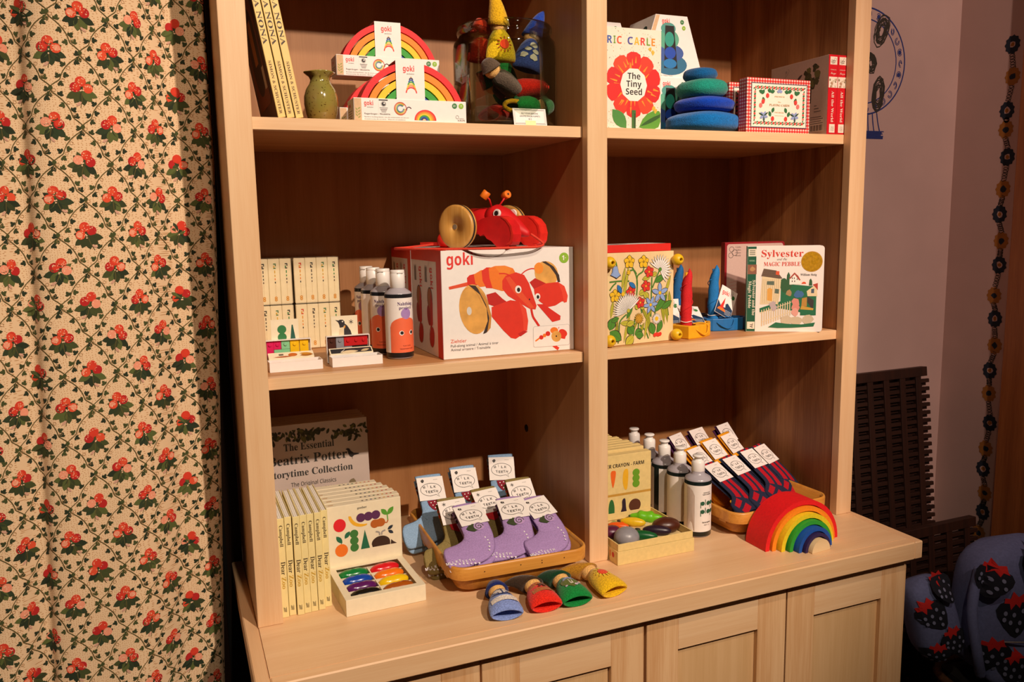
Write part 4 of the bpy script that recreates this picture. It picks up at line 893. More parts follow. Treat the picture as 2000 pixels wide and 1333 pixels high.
p.disc(x, y, .0046, YE)
x, y = fx(465, 885)
for r_, n in ((.0125, 16), (.008, 10)):
    for k in range(n): a = 2*PI*k/n; p.leaf(x, y, r_, .0034, a, LN, 4); p.leaf(x, y, r_*.95, .0024, a, ink('E0A82E'), 4)
x, y = fx(208, 300); p.poly([(x-.006, y), (x+.005, y), (x+.0085, y-.013), (x+.0135, y-.019), (x+.008, y-.022), (x+.003, y-.0255), (x-.003, y-.022), (x-.0125, y-.018), (x-.008, y-.012)], LN); p.poly([(x-.0055, y-.0006), (x+.0045, y-.0006), (x+.008, y-.013), (x+.012, y-.018), (x+.003, y-.0235), (x-.0115, y-.0172), (x-.0075, y-.012)], BL)
for cx, cy, an in ((230, 500, -60), (355, 480, -38)): lf(cx, cy, .0205, .0085, an, B2)
fl(350, 375, .005, 5, YE, .9); x, y = fx(290, 605); p.disc(x, y, .0042, YE)
x, y = fx(670, 1085); 
for k in range(4): p.disc(x-.006+.0045*k, y+.001*(k % 2), .0042, RD, n=9)
b.build('front_board', FP)
b = MB(); b.box(0, W_, .0092, .070, .003, H_-.003, mt('E8D8BC', .8, .15, 500, key='pressed_card_layers')); b.build('card_layers', FP)
b = MB(); b.box(0, W_, .0705, .0795, 0, H_, PW, .0008); b.build('rear_board', FP)
b = MB(); b.box(-.0005, W_-.0065, .0015, .0788, H_+.0004, H_+.0155, RDB, .0008); tp = top(b, .01, .008, H_+.0155); tp.rect(.0, .0, W_-.024, .06, WHITE); tp.disc(.05, .03, .03, ink('4A4038'), .014); b.build('booklet', FP)
YK = mt('E3B81A', .4, .04, 60, key='yellow_wood_ball')
for x, z in ((.012, .0130), (.012, H_-.018), (W_-.0005, .0128), (W_+.0005, H_-.0180)):
    b = MB(); Mx = Matrix.Translation((x, -.0115, z)) @ Matrix.Rotation(PI/2, 4, 'X')
    pr = [(.0038, -.0035), (.0038, .0112)]+[(.0122*math.sin(a), .0122*math.cos(a)) for a in [PI*(.105+.895*k/14) for k in range(14)]]+[(0, -.0122)]
    b.lathe(pr, YK, 26, Mx, caps=False); b.lathe([(.0037, .004), (0, .004)], BLACK, 12, Mx, caps=False); b.lathe([(.0021, -.008), (.0021, .0052)], mt('6A5A4A', .4, metal=.8), 10, Mx); b.build('knob', FP)
# ================================================================ little sail boats
def boat(loc, rot, label, hull, sail, round_bow, tagged, sx_=.0):
    t = thing('toy_sailboat', label, 'toy', loc, rot, 'wooden toy sailing boats on the shelf')
    HM = mt(hull, .55, .06, 70); SM = mt(sail, .85, .15, 500, .3)
    L_, Wd = .112, .062
    if round_bow: out = [(0, -.6), (.1, -.85), (.3, -1), (.55, -.98), (.78, -.8), (.93, -.45), (1, 0), (.93, .45), (.78, .8), (.55, .98), (.3, 1), (.1, .85), (0, .6)]
    else: out = [(0, -.82), (.25, -1), (.5, -.96), (.72, -.72), (.9, -.3), (1, 0), (.9, .3), (.72, .72), (.5, .96), (.25, 1), (0, .82)]
    def o(k, z): return [((.5+(x-.5)*k)*L_, y*Wd/2*k, z) for x, y in out]
    b = MB(); b.loft([o(.97, 0), o(1, .002), o(1, .026), o(.98, .0275), o(.80, .0275), o(.78, .010)], HM, smooth=False); b.build('hull', t)
    b = MB(); mx_ = .026; b.tube([(mx_, 0, .010), (mx_, 0, .138)], .0035, HM, 10)
    b.build('mast', t)
    b = MB(); n = 18; rg = []
    for k in range(15):
        z = .018+.122*k/14; r = .0125-.0022*(k/14)+.0006*math.sin(k*1.7); r = r if k < 13 else r*(.9 if k == 13 else .35); sh = .004*max(0, (k-11)/3)
        rg.append([(mx_+sh+r*(1+.10*math.cos(a*1-k*.5))*math.cos(a), r*(1+.08*math.sin(2*a+k*.45))*math.sin(a), z+(.007*math.cos(a+1) if k > 11 else 0)) for a in [2*PI*j/n for j in range(n)]])
    b.loft(rg, SM); 
    hel = [(mx_+.0128*math.cos(a), .0128*math.sin(a), .030+.085*a/(2*PI*1.6)) for a in [2*PI*1.6*k/40 for k in range(41)]]; b.tube(hel, .0009, SM, 6); b.build('rolled_sail', t)
    b = MB(); b.tube([(mx_+.0128*math.cos(a), .0128*math.sin(a), .034+.0008*math.sin(3*a)) for a in [2*PI*k/24 for k in range(24)]], .0009, PAPER, 6, closed=True); b.build('string', t)
    b = MB(); b.tube(bez([(.02, -.0285, .02), (.03, -.034, .012), (.045, -.033, .006), (.056, -.0335, .012), (.060, -.030, .0265), (.05, -.018, .030), (.034, -.012, .029)], 8), .0015, mt(hull, .9, .2, 700), 6); b.build('cord', t)
    if tagged:
        b = MB(); b.box(-.0245, .0245, -.0004, .0004, -.033, .033, WHITE); p = front(b, -.0245, -.0004, -.033)
        p.poly([(.0008, .0008), (.0482, .0008), (.0482, .022), (.03, .032), (.012, .02), (.0008, .03)], ink('1E3A5A')); p.poly([(.010, .016), (.022, .016), (.019, .042)], LOGO_RED); p.poly([(.004, .010), (.030, .010), (.026, .016), (.008, .016)], ink('E8782A')); p.poly([(.020, .02), (.026, .02), (.021, .044)], WHITE); goki(p, .006, .048, .0075, False); p.disc(.040, .050, .0048, BADGE_D)
        for k in range(4): p.rect(.028, .006+.003*k, .046, .0068+.003*k, ink('C8D0D8'))
        for k in range(3): p.ring(.034, .059-.004*k, .004, .0006, GREY, n=8)
        q = tagged; b.build('hang_tag', t, q[0], q[1])
    return t
boat((.8880, .0850, S2+.0002), math.radians(19), 'yellow toy sailboat with a red rolled sail beside the flower press', 'E8A814', 'CF1A20', False, ((.058, .012, .045), (math.radians(-62), .1, math.radians(-34))))
boat((1.0080, .168, S2+.0002), math.radians(-8), 'blue toy sailboat with a tag on its blue rolled sail next to the picture books', '1468A8', '1476BC', True, ((.052, -.010, .062), (math.radians(-10), math.radians(28), math.radians(10))))
boat((.9690, .250, S2+.0002), math.radians(-4), 'dark blue toy sailboat standing behind the yellow one', '123A5E', '14609C', True, ((-.012, -.03, .036), (math.radians(-8), .0, math.radians(0))))
# ================================================================ board books on the right
GRN = mt('1F5A40', .45, .04, 60, key='green_spine')
def syl_cover(p0):
    p0.rect(.0004, .0006, .0185, .1874, GRN); syl_spine(p0)
    p = Print(p0.mb, fn=lambda x, y, h: p0.fn(x+.0190, y, h), eps=.00035)
    RT = ink('D23A2A'); G1 = ink('1F6A44'); G2 = ink('2E5A34'); ST = ink('E3CFA4'); BRN = ink('6A5442'); LN = ink('3A3028'); PK = ink('E2C4B4')
    X = lambda v: (v-968)/690*.141; Y = lambda v, x=1300: (994-(v))/850*.188
    def q(pts, m): p.poly([(X(a), Y(b_)) for a, b_ in pts], m)
    p.text('Sylvester', .0102, Y(250), .0152, RT, 'serif', w=.0875, off=-.017); p.text('and the', X(1230), Y(284), .0048, ink('4A4440'), 'ital', 'c', w=.021); p.text('MAGIC PEBBLE', .0155, Y(340), .0088, RT, 'serif', w=.0765, off=-.017)
    c = (X(1533), Y(300)); p.disc(c[0], c[1], .0222, ink('B8861A'), n=36); p.disc(c[0], c[1], .0206, mt('D9A41E', .35, .25, 180, metal=.5, key='gold_seal'), n=36)
    for k in range(5): p.ring(c[0], c[1], .004+.0032*k, .0006, ink('B8861A'), n=20, a0=40*k, a1=40*k+250)
    p.text('William Steig', X(1422), Y(438), .0048, ink('4A4440'), 'serif', w=.0335, off=-.02)
    q([(1225, 470), (1300, 520), (1420, 530), (1520, 540), (1590, 540), (1590, 830), (1225, 760), (1012, 800), (1010, 760), (1225, 690)], G1)
    for a, b_, r in ((1240, 520, .008), (1265, 560, .009), (1250, 490, .006), (1290, 540, .008)): p.blob(X(a), Y(b_), r, G2, 9, .3)
    q([(1280, 520), (1285, 430), (1300, 400), (1316, 430), (1316, 520)], G2); q([(1510, 535), (1515, 480), (1528, 465), (1542, 490), (1545, 535)], G2)
    q([(1312, 525), (1312, 460), (1360, 410), (1420, 460), (1420, 520)], PAPER); q([(1305, 465), (1360, 405), (1400, 440), (1425, 480), (1410, 485), (1362, 425), (1320, 470)], ink('A84A3A')); p.disc(X(1459), Y(518), .0046, ink('E0552A'), a0=0, a1=180)
    for a, b_ in ((1335, 470), (1355, 470), (1335, 500), (1385, 480), (1360, 500)): p.rect(X(a), Y(b_), X(a)+.0018, Y(b_)+.0035, LN)
    q([(1014, 720), (1030, 440), (1225, 470), (1215, 640), (1200, 720)], ST)
    for k in range(9): a = 1040+20*k; p.line([(X(a), Y(470)), (X(a-4), Y(710))], .0004, LN)
    q([(1020, 440), (1045, 365), (1175, 385), (1240, 465), (1200, 465)], BRN)
    for k in range(4): p.line([(X(1030+8*k), Y(440-18*k)), (X(1215-14*k), Y(455-18*k))], .0005, LN)
    q([(1168, 425), (1172, 390), (1206, 392), (1206, 432)], ink('D8552E')); q([(1085, 680), (1085, 570), (1110, 555), (1138, 570), (1138, 690)], ink('DDA24A')); q([(1080, 525), (1082, 490), (1155, 490), (1155, 530)], ink('5A6A5A')); q([(1162, 610), (1165, 565), (1208, 570), (1205, 615)], ink('5A6A5A'))
    q([(1490, 590), (1590, 515), (1600, 640), (1500, 640)], ST); q([(1550, 525), (1600, 510), (1602, 580)], ink('B8402E')); q([(1535, 610), (1535, 570), (1565, 565), (1565, 610)], ink('4A5A6A')); q([(1498, 640), (1565, 680), (1560, 780), (1500, 700)], ink('3A3430'))
    q([(1440, 740), (1445, 660), (1495, 650), (1495, 740)], ink('B8863A')); q([(1430, 770), (1440, 735), (1565, 760), (1560, 780)], ink('C89A3A')); q([(1430, 830), (1430, 770), (1582, 780), (1580, 830)], G1)
    for k in range(13): a = 1030+24*k; b_ = 775-7.5*k; p.poly([(X(a), Y(940-9*k)), (X(a+9), Y(938-9*k)), (X(a+8), Y(b_)), (X(a-1), Y(b_+2))], ST); p.line([(X(a+10), Y(938-9*k)), (X(a+9), Y(b_))], .0005, LN)
    p.line([(X(1015), Y(808)), (X(1335), Y(700))], .0012, ST); p.line([(X(1030), Y(900)), (X(1340), Y(790))], .0012, ST)
    # plain stand-in garden shapes where the story's figures are
    for a, b_, r, c_ in ((1380, 700, .0085, 'D98A7A'), (1385, 750, .009, 'D98A7A'), (1378, 800, .0085, 'E0A090'), (1400, 620, .008, '3E6A9A'), (1430, 625, .007, '3E6A9A'), (1145, 725, .0075, 'B8A8A8'), (1160, 750, .007, 'B8A8A8'), (1310, 610, .007, 'A8865A')): p.blob(X(a), Y(b_), r, ink(c_), 9, .25)
    for a, b_, r in ((1290, 880, .013), (1390, 880, .013), (1505, 870, .013)): p.blob(X(a), Y(b_), r, ink('C8B89A'), 10, .2, sy=.8)
    q([(1100, 950), (1180, 900), (1300, 915), (1450, 920), (1585, 900), (1570, 940), (1350, 955), (1200, 958)], G1)
def syl_spine(p):
    IV = ink('EADFC8'); SX = .012
    p.rect(.0018, .166, .0185, .182, IV)
    for k in range(3): p.rect(.004, .169+.004*k, .016, .1715+.004*k, ink('8A8A78'))
    p.rect(.0004, .127, .0196, .148, ink('8A5A44')); p.blob(.010, .138, .006, ink('B88A5A'), 8); p.text('STEIG', .010, .155, .003, ink('A8C8A8'), 'serif', 'c', w=.012)
    p.text('Sylvester and the', .0118, .114, .0062, IV, 'serif', w=.078, rot=-90, off=-.015); p.text('Magic Pebble', .0032, .112, .0062, IV, 'serif', w=.06, rot=-90, off=-.015); p.rect(.0018, .006, .0175, .022, IV); p.text('AL', .014, .0085, .006, BLACK, 'sb', w=.010, rot=90)
board_book('board_book', 'white board book with gold seal and green spine, angled to the right of the shelf', .160, .0205, .188, (1.0766, .1023, S2+.0002), math.radians(-33), (mt('EFE6DC', .4, .02, 60, key='ivory_gloss'), syl_cover), (GRN, ), r=.007)
def red_left(p): p.ring(.12, .168, .008, .0012, GREY, n=12); p.ring(.122, .155, .010, .0012, GREY, n=14)
MAR = mt('8E1620', .4, .05, 60, key='maroon_cover')
def hid_cover(p):
    p.rrect(.004, .004, .151, .190, .006, ink('C4A89C'))
    for k, (x, y, r) in enumerate(((.016, .178, .006), (.024, .170, .007), (.014, .164, .006))): p.ring(x, y, r, .0011, ink('4A3E38'), n=12)
    for k, s_ in enumerate(('Little', 'Golden', 'House', 'Book')): p.text(s_, .026, .181-.0065*k, .0038, ink('4A3E38'), 'serif', w=.014)
    for k in range(7): p.line([(.01, .10-.008*k), (.03, .103-.008*k)], .0012, ink('C88A80'))
board_book('board_book', 'maroon edged board book standing behind the white one, mostly hidden', .155, .018, .194, (1.1000, .2120, S2+.0002), math.radians(-8), (MAR, hid_cover), (MAR,), r=.006)
# ================================================================ story books against the back
BK = mt('D6C4B8', .5, .05, 12, key='misty_cover')
def story(p):
    R_ = random.Random(11); INK = ink('3A3A36'); W, H = .240, .262
    for k in range(150):
        x = R_.uniform(.002, W-.002); edge = .2500-.012*abs(math.sin(x*38+.8))
        y = R_.uniform(edge-.006, H-.006)
        if .135 < x < .165 and y < .25: continue
        p.leaf(x, y, R_.uniform(.008, .014), R_.uniform(.004, .007), R_.uniform(-2.8, -.3), ink(R_.choice(['3A3A1E', '4A4A26', '2E2E1A', '6A6632'])), 4)
    for cx, cy in ((.205, .235), (.215, .228), (.198, .240), (.12, .238), (.04, .236)):
        for k in range(7): p.leaf(cx+R_.uniform(-.010, .010), cy+R_.uniform(-.005, .006), .011, .005, R_.uniform(-2.9, -.2), ink(R_.choice(['3A3A1E', '4A4A26', '2E2E1A'])), 4)
    p.text('The Essential', .118, .212, .0150, INK, 'serif', 'c', w=.1020); p.text('Beatrix Potter', .115, .1840, .0190, INK, 'serif', 'c', w=.1600); p.text('Storytime Collection', .119, .1580, .0145, INK, 'serif', 'c', w=.1720)
    p.text('The Original Classics', .1230, .1370, .0082, INK, 'light', 'c', w=.0920); p.text('Featuring Peter Rabbit and', .1230, .1215, .0082, INK, 'light', 'c', w=.117); p.text('His Family and Friends', .1230, .1060, .0082, INK, 'light', 'c', w=.098)
    B = ink('2A2422'); p.poly([(.192, .2015), (.196, .2035), (.1995, .2025), (.203, .197), (.2085, .192), (.2195, .1905), (.2195, .1885), (.210, .1875), (.205, .1835), (.2005, .1855), (.1975, .191), (.1955, .1995)], B); p.line([(.205, .184), (.2055, .180)], .0007, B)
    p.poly([(0, .07), (0, .098), (.02, .103), (.05, .1), (.09, .105), (.13, .098), (.17, .104), (.21, .1), (.2395, .115), (.2395, .07)], ink('A89A94')); p.rect(0, .001, W, .07, ink('8A8A6A'))
    for x, y, r, c in ((.203, .128, .009, '8A7A5A'), (.212, .122, .0085, '6A6452'), (.198, .119, .005, 'D8C6A8')): p.blob(x, y, r, ink(c), 10, .25)
    p.blob(.028, .112, .011, ink('C8502A'), 9, .3, sy=1.6)
def storybook(loc, label, lean):
    t = thing('story_book', label, 'book', loc, (math.radians(-lean), 0, 0), 'large pale story books against the back panel')
    W, D, H = .240, .021, .268; b = MB()
    b.box(0, W, 0, .0022, 0, H, BK, .0004); b.box(0, W, D-.0022, D, 0, H, BK, .0004); b.box(0, .0022, .0022, D-.0022, 0, H, BK, .0004); story(front(b, 0, 0, .002)); b.build('cover', t)
    b = MB(); b.box(.0022, W-.003, .0024, D-.0024, .003, H-.003, PAPER); b.build('pages', t); return t
st = storybook((-.0055+.032, .3000, .0012), 'pale story book with leafy cover, frontmost of the leaning four', 4)
for k, l_ in enumerate(('second from the front', 'third from the front', 'rearmost')):
    dup(st, (.0265, .3230+.0222*k, .0012), (math.radians(-4), 0, 0), 'pale story book, %s of the leaning four, only top edge showing' % l_)
# ================================================================ straw coloured board books in a row
ZB = mt('EEDD9C', .5, .04, 70, key='pale_straw_board')
def zoo(loc, rot, label):
    t = thing('thin_board_book', label, 'book', loc, rot, 'pale yellow spined board books standing in a row')
    w_, d, h = .0116, .158, .178; b = MB()
    b.box(0, w_, 0, .0016, 0, h, ZB, .0005); b.box(0, .0014, .0016, d, 0, h, ZB, .0003); b.box(w_-.0014, w_, .0016, d, 0, h, ZB, .0003)
    p = Print(b, (w_/2, 0, h), (0, 0, -1), (1, 0, 0)); K = ink('4A3A24')
    p.text('Campbell', .012, -.0026, .0056, K, 'serif', w=.0380); 
    p.text('Dear', .0770, -.0030, .0074, K, 'serif', w=.0235); p.text('Zoo', .1045, -.0030, .0074, ink('C8A032'), 'serif', w=.0210); p.text('ABC', .159, -.003, .0050, ink('5A4A30'), 'script', w=.0090); p.rect(.159, .0015, .168, .0021, ink('5A4A30'))
    b.build('cover', t)
    b = MB(); R_ = random.Random(int(loc[0]*9999)); n = 5; dd = (w_-.003)/n
    for i in range(n): b.box(.0015+dd*i, .0015+dd*(i+.90), .002, d-.001-R_.uniform(0, .002), .001, h-.001-R_.uniform(0, .0015), PAPER)
    b.build('pages', t); return t
zs = [(.0425, 0), (.0552, .0), (.0683, .012), (.0805, 0), (.0925, 0), (.1052, .008), (.1178, .004)]
wn = ['half hidden by the left post', 'second from the left post', 'third from the left post', 'fourth from the left post', 'fifth from the left post', 'sixth from the left post', 'next to the crayon box']
z0 = None
for k, ((x, a), l_) in enumerate(zip(zs, wn)):
    lab = 'thin pale yellow spined board book, ' + l_; y = (.0200, .0235, .0190, .0215, .0225, .0235, .0310)[k]
    if z0 is None: z0 = zoo((x, y, .0003), -a, lab)
    else: dup(z0, (x, y, .0003), (0, 0, -a), lab)
# ================================================================ crayon boxes
PEB = ['0E7A36', 'D81A24', '1446A8', 'F07818', '5A1A5E', 'F0C414', '16140F', 'A85414']
def lidart(p):
    RD, OR, PU, GN, DG, YE, BR, NB, BG = (ink(c) for c in ('E01E2A', 'F07820', '5A2A56', '5AA032', '1F6A4A', 'F0B428', 'B8601E', '24303E', '3A2418'))
    p.text('goober', .071, .1020, .0044, BLACK, 'serif', 'c', w=.0185)
    p.disc(.027, .0755, .0118, RD, .0128); p.poly([tuple(v) for v in bez([(.044, .0905), (.046, .0815), (.0535, .0715), (.066, .0665), (.0775, .0675), (.0795, .0705), (.072, .071), (.061, .0745), (.053, .0815), (.049, .0900)], 4)], YE)
    for k in range(3): p.disc(.068+.0145*k, .0840+.0006*k, .0088, PU)
    p.leaf(.1195, .0815, .0175, .0095, 2.3, GN); p.leaf(.1195, .0815, .0195, .0095, .85, GN); p.line([(.1195, .0815), (.1205, .069)], .002, GN)
    p.disc(.0945, .0675, .0085, BR); p.disc(.1065, .0685, .0085, BR); p.rect(.0945, .0605, .1065, .0755, BR); p.line([tuple(v) for v in bez([(.112, .068), (.118, .066), (.1205, .071)], 5)], .0022, BR)
    p.leaf(.0355, .048, .0165, .0085, .9, DG); p.leaf(.0305, .040, .0185, .009, 2.2, DG); p.line([(.029, .046), (.0285, .037)], .0012, DG); p.disc(.0285, .026, .0122, OR, .0125)
    for k in range(3): p.disc(.0535, .0545-.0135*k, .0082, ink('3E7A36'))
    p.poly([(.0655, .0215), (.083, .0215), (.0745, .0590)], DG)
    p.poly([(.0885, .0215)]+[(.1050+.0182*math.cos(a), .0275+.0140*math.sin(a)) for a in [PI-PI*k/14 for k in range(15)]]+[(.1232, .0215)], BG); p.poly([(.124, .0215), (.1255, .031), (.1295, .0265), (.1365, .0215)], BG)
    for s_ in (-1, 1): p.line([tuple(v) for v in bez([(.1050+.002*s_, .043), (.1050+.003*s_, .049), (.1050+.0095*s_, .0515)], 5)], .0030, ink('A09A94'))
    p.leaf(.119, .0515, .0135, .0065, .6, NB); p.leaf(.120, .0500, .0125, .0065, -.6, NB)
def crayon_closed(loc, label):
    t = thing('crayon_box', label, 'crayon box', loc, 0, 'cream crayon boxes standing in a file')
    W, D, H = .148, .0200, .1480; b = MB(); b.box(0, W, 0, D, 0, H, CREAM, .0007)
    p = top(b, 0, 0, H)
    for k, c in enumerate(('2A2420', '3A3450', '1E3A7A', '1F6A3A', 'A03A2A', 'E8A82A', 'D8342A', 'C81E2E')): p.rect(.073+.0085*k, .0085, .0765+.0085*k, .0120, ink(c))
    p.rect(.009, .0085, .0185, .0108, ink('C88A3A')); lidart(front(b, 0, 0, .005)); b.build('box', t); return t
OPEN = thing('open_crayon_box', 'open cream crayon box of eight coloured crayons with fruit pictures inside the raised lid', 'crayon box', (.1445, -.0235, .0003), math.radians(2))
W, D, H, th = .1440, .1500, .0300, .0020
b = MB(); b.box(0, W, 0, th, 0, H, CREAM, .0005); b.box(0, W, D-th, D, 0, H, CREAM, .0005); b.box(0, th, th, D-th, 0, H, CREAM); b.box(W-th, W, th, D-th, 0, H, CREAM); b.box(th, W-th, th, D-th, 0, .002, CREAM)
b.box(th, .0125, th, D-th, .0285, .0299, CREAM); b.box(W-.0125, W-th, th, D-th, .0285, .0299, CREAM); b.box(.0125, W-.0125, th, .0135, .0285, .0299, CREAM); b.box(.0125, W-.0125, D-.0135, D-th, .0285, .0299, CREAM)
b.box(W/2-.0011, W/2+.0011, .0135, D-.0135, .002, .0240, CREAM)
for k in range(1, 4): b.box(.0125, W-.0125, .0135+k*.0308-.0011, .0135+k*.0308+.0011, .002, .0235, CREAM)
b.build('tray', OPEN)
b = MB(); b.box(0, W+.003, D+.0004, D+.0204, 0, .1475, CREAM, .0007); lidart(front(b, 0, D+.0004, .034)); p = top(b, 0, D+.0004, .1475)
for k, c in enumerate(('2A2420', '3A3450', '1E3A7A', '1F6A3A', 'A03A2A', 'E8A82A', 'D8342A', 'C81E2E')): p.rect(.073+.0085*k, .0085, .0765+.0085*k, .0120, ink(c))
p.rect(.009, .0085, .0185, .0108, ink('C88A3A')); b.build('lid', OPEN)
for k, c in enumerate(PEB):
    b = MB(); col = k % 2; row = k//2
    b.ell((0, 0, 0), (.0292, .0130, .0125), mt(c, .22, .04, 60, coat=.4, key='wax_'+c), n=28, m=16, fn=lambda d: 1-.13*math.exp(-(d.x/.32)**2))
    o = b.build('crayon', OPEN, (.0125+.0290+.0605*col, .0135+.0308*(3-row)+.0154, .0205), (.12, 0, .06)); o['label'] = 'peanut shaped %s crayon' % ('green', 'red', 'blue', 'orange', 'purple', 'yellow', 'black', 'brown')[k]
cc = None
for k, l_ in enumerate(('right behind the open one', 'second behind the open one', 'third behind the open one', 'fourth behind the open one', 'farthest back in the file')):
    y = .1490+.0225*k+.0010*(k == 4); x = .1400-.0030*k-.0012*k*k*.6; lab = 'closed cream crayon box with colour squares on top, ' + l_
    if cc is None: cc = crayon_closed((x, y, .0003), lab)
    else: dup(cc, (x, y, .0003), 0, lab)
# ================================================================ socks and baskets
def ribbed(key, cols, period):
    """knit with fine ribs"""
    return mt(cols, .95, .16, 500, .5, key, spec=.1)
def sock_pair(name, label, loc, rot, col, bands, bandcol, motif, cardrot=0, mark=None, group=None, lying=None, grips=False, L_=.105, foot=.078, stripes=None, card_y=.072, toe=None, cardx=0):
    """flat folded pair: cuff at +y, foot turned towards -x, upper face +z"""
    t = thing(name, label, 'socks', loc, rot, group)
    KN = mt(col, .95, .14, 420, .5, 'knit_'+col, spec=.1); KB = mt(bandcol, .95, .14, 420, .5, 'knit_'+bandcol, spec=.1); KT = mt(toe, .95, .14, 420, .5, 'knit_'+toe, spec=.1) if toe else KN
    for s_ in range(2):
        cl = bez([(0, L_), (0, L_*.75), (.001, L_*.45), (.0, .020), (-.010, -.004), (-.034, -.016), (-foot*.8, -.021), (-foot, -.022)], 8)
        b = MB(); rg = []; mm = []; tot = len(cl)-1; n = 24 if stripes else 16
        for i, c in enumerate(cl):
            a_ = cl[max(i-1, 0)]; d_ = cl[min(i+1, tot)]; tg = (d_-a_).normalized(); nx = Vector((tg.y, -tg.x)); u = i/tot
            w_ = .0285+(.0035*math.exp(-((u-.57)/.10)**2))-(.004*max(0, (u-.7)/.3)); 
            if u > .88: w_ *= max(.25, math.sqrt(max(.02, 1-((u-.88)/.122)**2)))
            tk = .0052 if 0 < i < tot else .0035
            rg.append([(c.x+nx.x*w_*math.cos(2*PI*k/n), c.y+nx.y*w_*math.cos(2*PI*k/n), tk+tk*math.sin(2*PI*k/n)*(1+.10*math.cos(9*math.cos(2*PI*k/n)*6))) for k in range(n)])
            y = c.y
            if i < tot:
                m_ = KN
                if u < .40: m_ = KB if any(y0 < y < y1 for y0, y1 in bands) else KN
                if u > .86: m_ = KT
                mm.append(m_)
        f0 = len(b.f); b.loft(rg, KN, mats=mm)
        if stripes:
            kb = b.m(KB); kn = b.m(KN)
            for i in range(tot):
                for k in range(n):
                    cx_ = math.cos(2*PI*(k+.5)/n); u = i/tot
                    if u < .84 and not .52 < u < .62: b.mi[f0+i*n+k] = kb if int((cx_+1)*2.3) % 2 else kn
        if motif and s_ == 1:
            fn = lambda x, y, h: Vector((x, y, .0104+h-.05*x*x/.028)); motif(Print(b, fn=fn, eps=.0012, step=.0001, fan=True))
        if grips:
            p = Print(b, fn=lambda x, y, h: Vector((x, y, .0102+h-30*(y+.012)**2*.05)), eps=.0008); GW = mt('E8E2E6', .7, .05, 200, key='grip_dots'); R_ = random.Random(5+s_)
            for k in range(9): p.text('MILKTEETH'[k], -.0800+.0062*k, -.0385+.0008*k*(k < 5), .0052, GW, 'sb', rot=6)
            for k in range(8): p.blob(-.020-.0072*k, -.0445+.001*k, .0019, GW, 6, .4, R_)
            for k in range(5): p.blob(.010+.003*math.sin(k), .012-.008*k, .0019, GW, 6, .4, R_)
        o = b.build('sock', t, (-.005*s_*0+.004*(1-s_), -.005*(1-s_), .0102*s_), (0, 0, .05*(1-s_)))
    b = MB(); cw, ch = .0570, .0510; b.box(-cw/2, cw/2, -ch/2, ch/2, 0, .0006, WHITE)
    p = top(b, 0, 0, .0006, eps=.0002); K = ink('2A2420')
    pts = [(.0225*math.cos(a)-.001, .0140*math.sin(a)-.0025) for a in [2*PI*k/26 for k in range(26)]]
    pts[20:23] = [(.0085, -.0145), (.0150, -.0200), (.0125, -.0125)]
    p.line(pts, .0010, K, True)
    for ch_, x, y, r in zip('MILKTEETH', (-.0145, -.0055, .001, .0080, -.0110, -.0052, .0005, .0055, .0105), (.0005, .0035, .0005, .0005, -.0095, -.0100, -.0100, -.0095, -.0095), (12, 6, 0, -4, 10, 0, 0, 4, -12)):
        p.text(ch_, x-.0022, y, .0052, K, 'sb', w=.0046 if ch_ != 'I' else .0013, rot=r)
    for k in range(3): p.rect(.0075+.0032*k, .0185, .0098+.0032*k, .0192, ink('6A5A54'))
    if mark == 'dot': p.blob(-.0165, .0175, .0036, K, 9, .25)
    elif mark == 'star':
        for k in range(3): a = PI*k/3+.3; p.line([(-.0165-.004*math.cos(a), .0175-.004*math.sin(a)), (-.0165+.004*math.cos(a), .0175+.004*math.sin(a))], .0011, K)
    elif mark == 'roll': p.disc(-.0165, .0175, .0040, K, .0028, -.4); p.ring(-.0150, .0178, .0022, .0006, WHITE, n=10)
    b.build('card', t, (cardx, card_y, .0212), (-.0, 0, math.radians(cardrot)))
    return t
def roll_motif(p):
    G = mt('3A4426', .95, .15, 400, key='knit_dark_green'); p.blob(-.006, .038, .0125, G, 12, .15, sy=.75); p.disc(.006, .0395, .0105, mt('B493C4', .95, .15, 400), .010)
    p.line([(.006+r*math.cos(a), .0395+r*math.sin(a)) for a, r in [(k*.45, .0092-.00038*k) for k in range(22)]], .0016, G)
def berry_motif(p):
    R = mt('8A1E2E', .95, .15, 400, key='knit_wine'); p.poly([(-.014, .046), (.014, .046), (.011, .036), (.004, .026), (-.001, .023), (-.006, .027), (-.012, .036)], R)
    for x, y in ((-.007, .041), (.001, .042), (.008, .041), (-.004, .035), (.004, .035), (0, .029)): p.disc(x, y, .0013, WHITE, n=8)
def tom_motif(p):
    p.poly([(-.016, .05), (.016, .05), (.013, .035), (.0, .028), (-.013, .035)], mt('C8242A', .95, .15, 400, key='knit_red'))
RIMW = wood('basket_strip', 'E2A24A', 'C8822E', 'x', 2, .4); RIMW2 = wood('basket_slat', 'D2923C', 'B06E24', 'y', 2, .45)
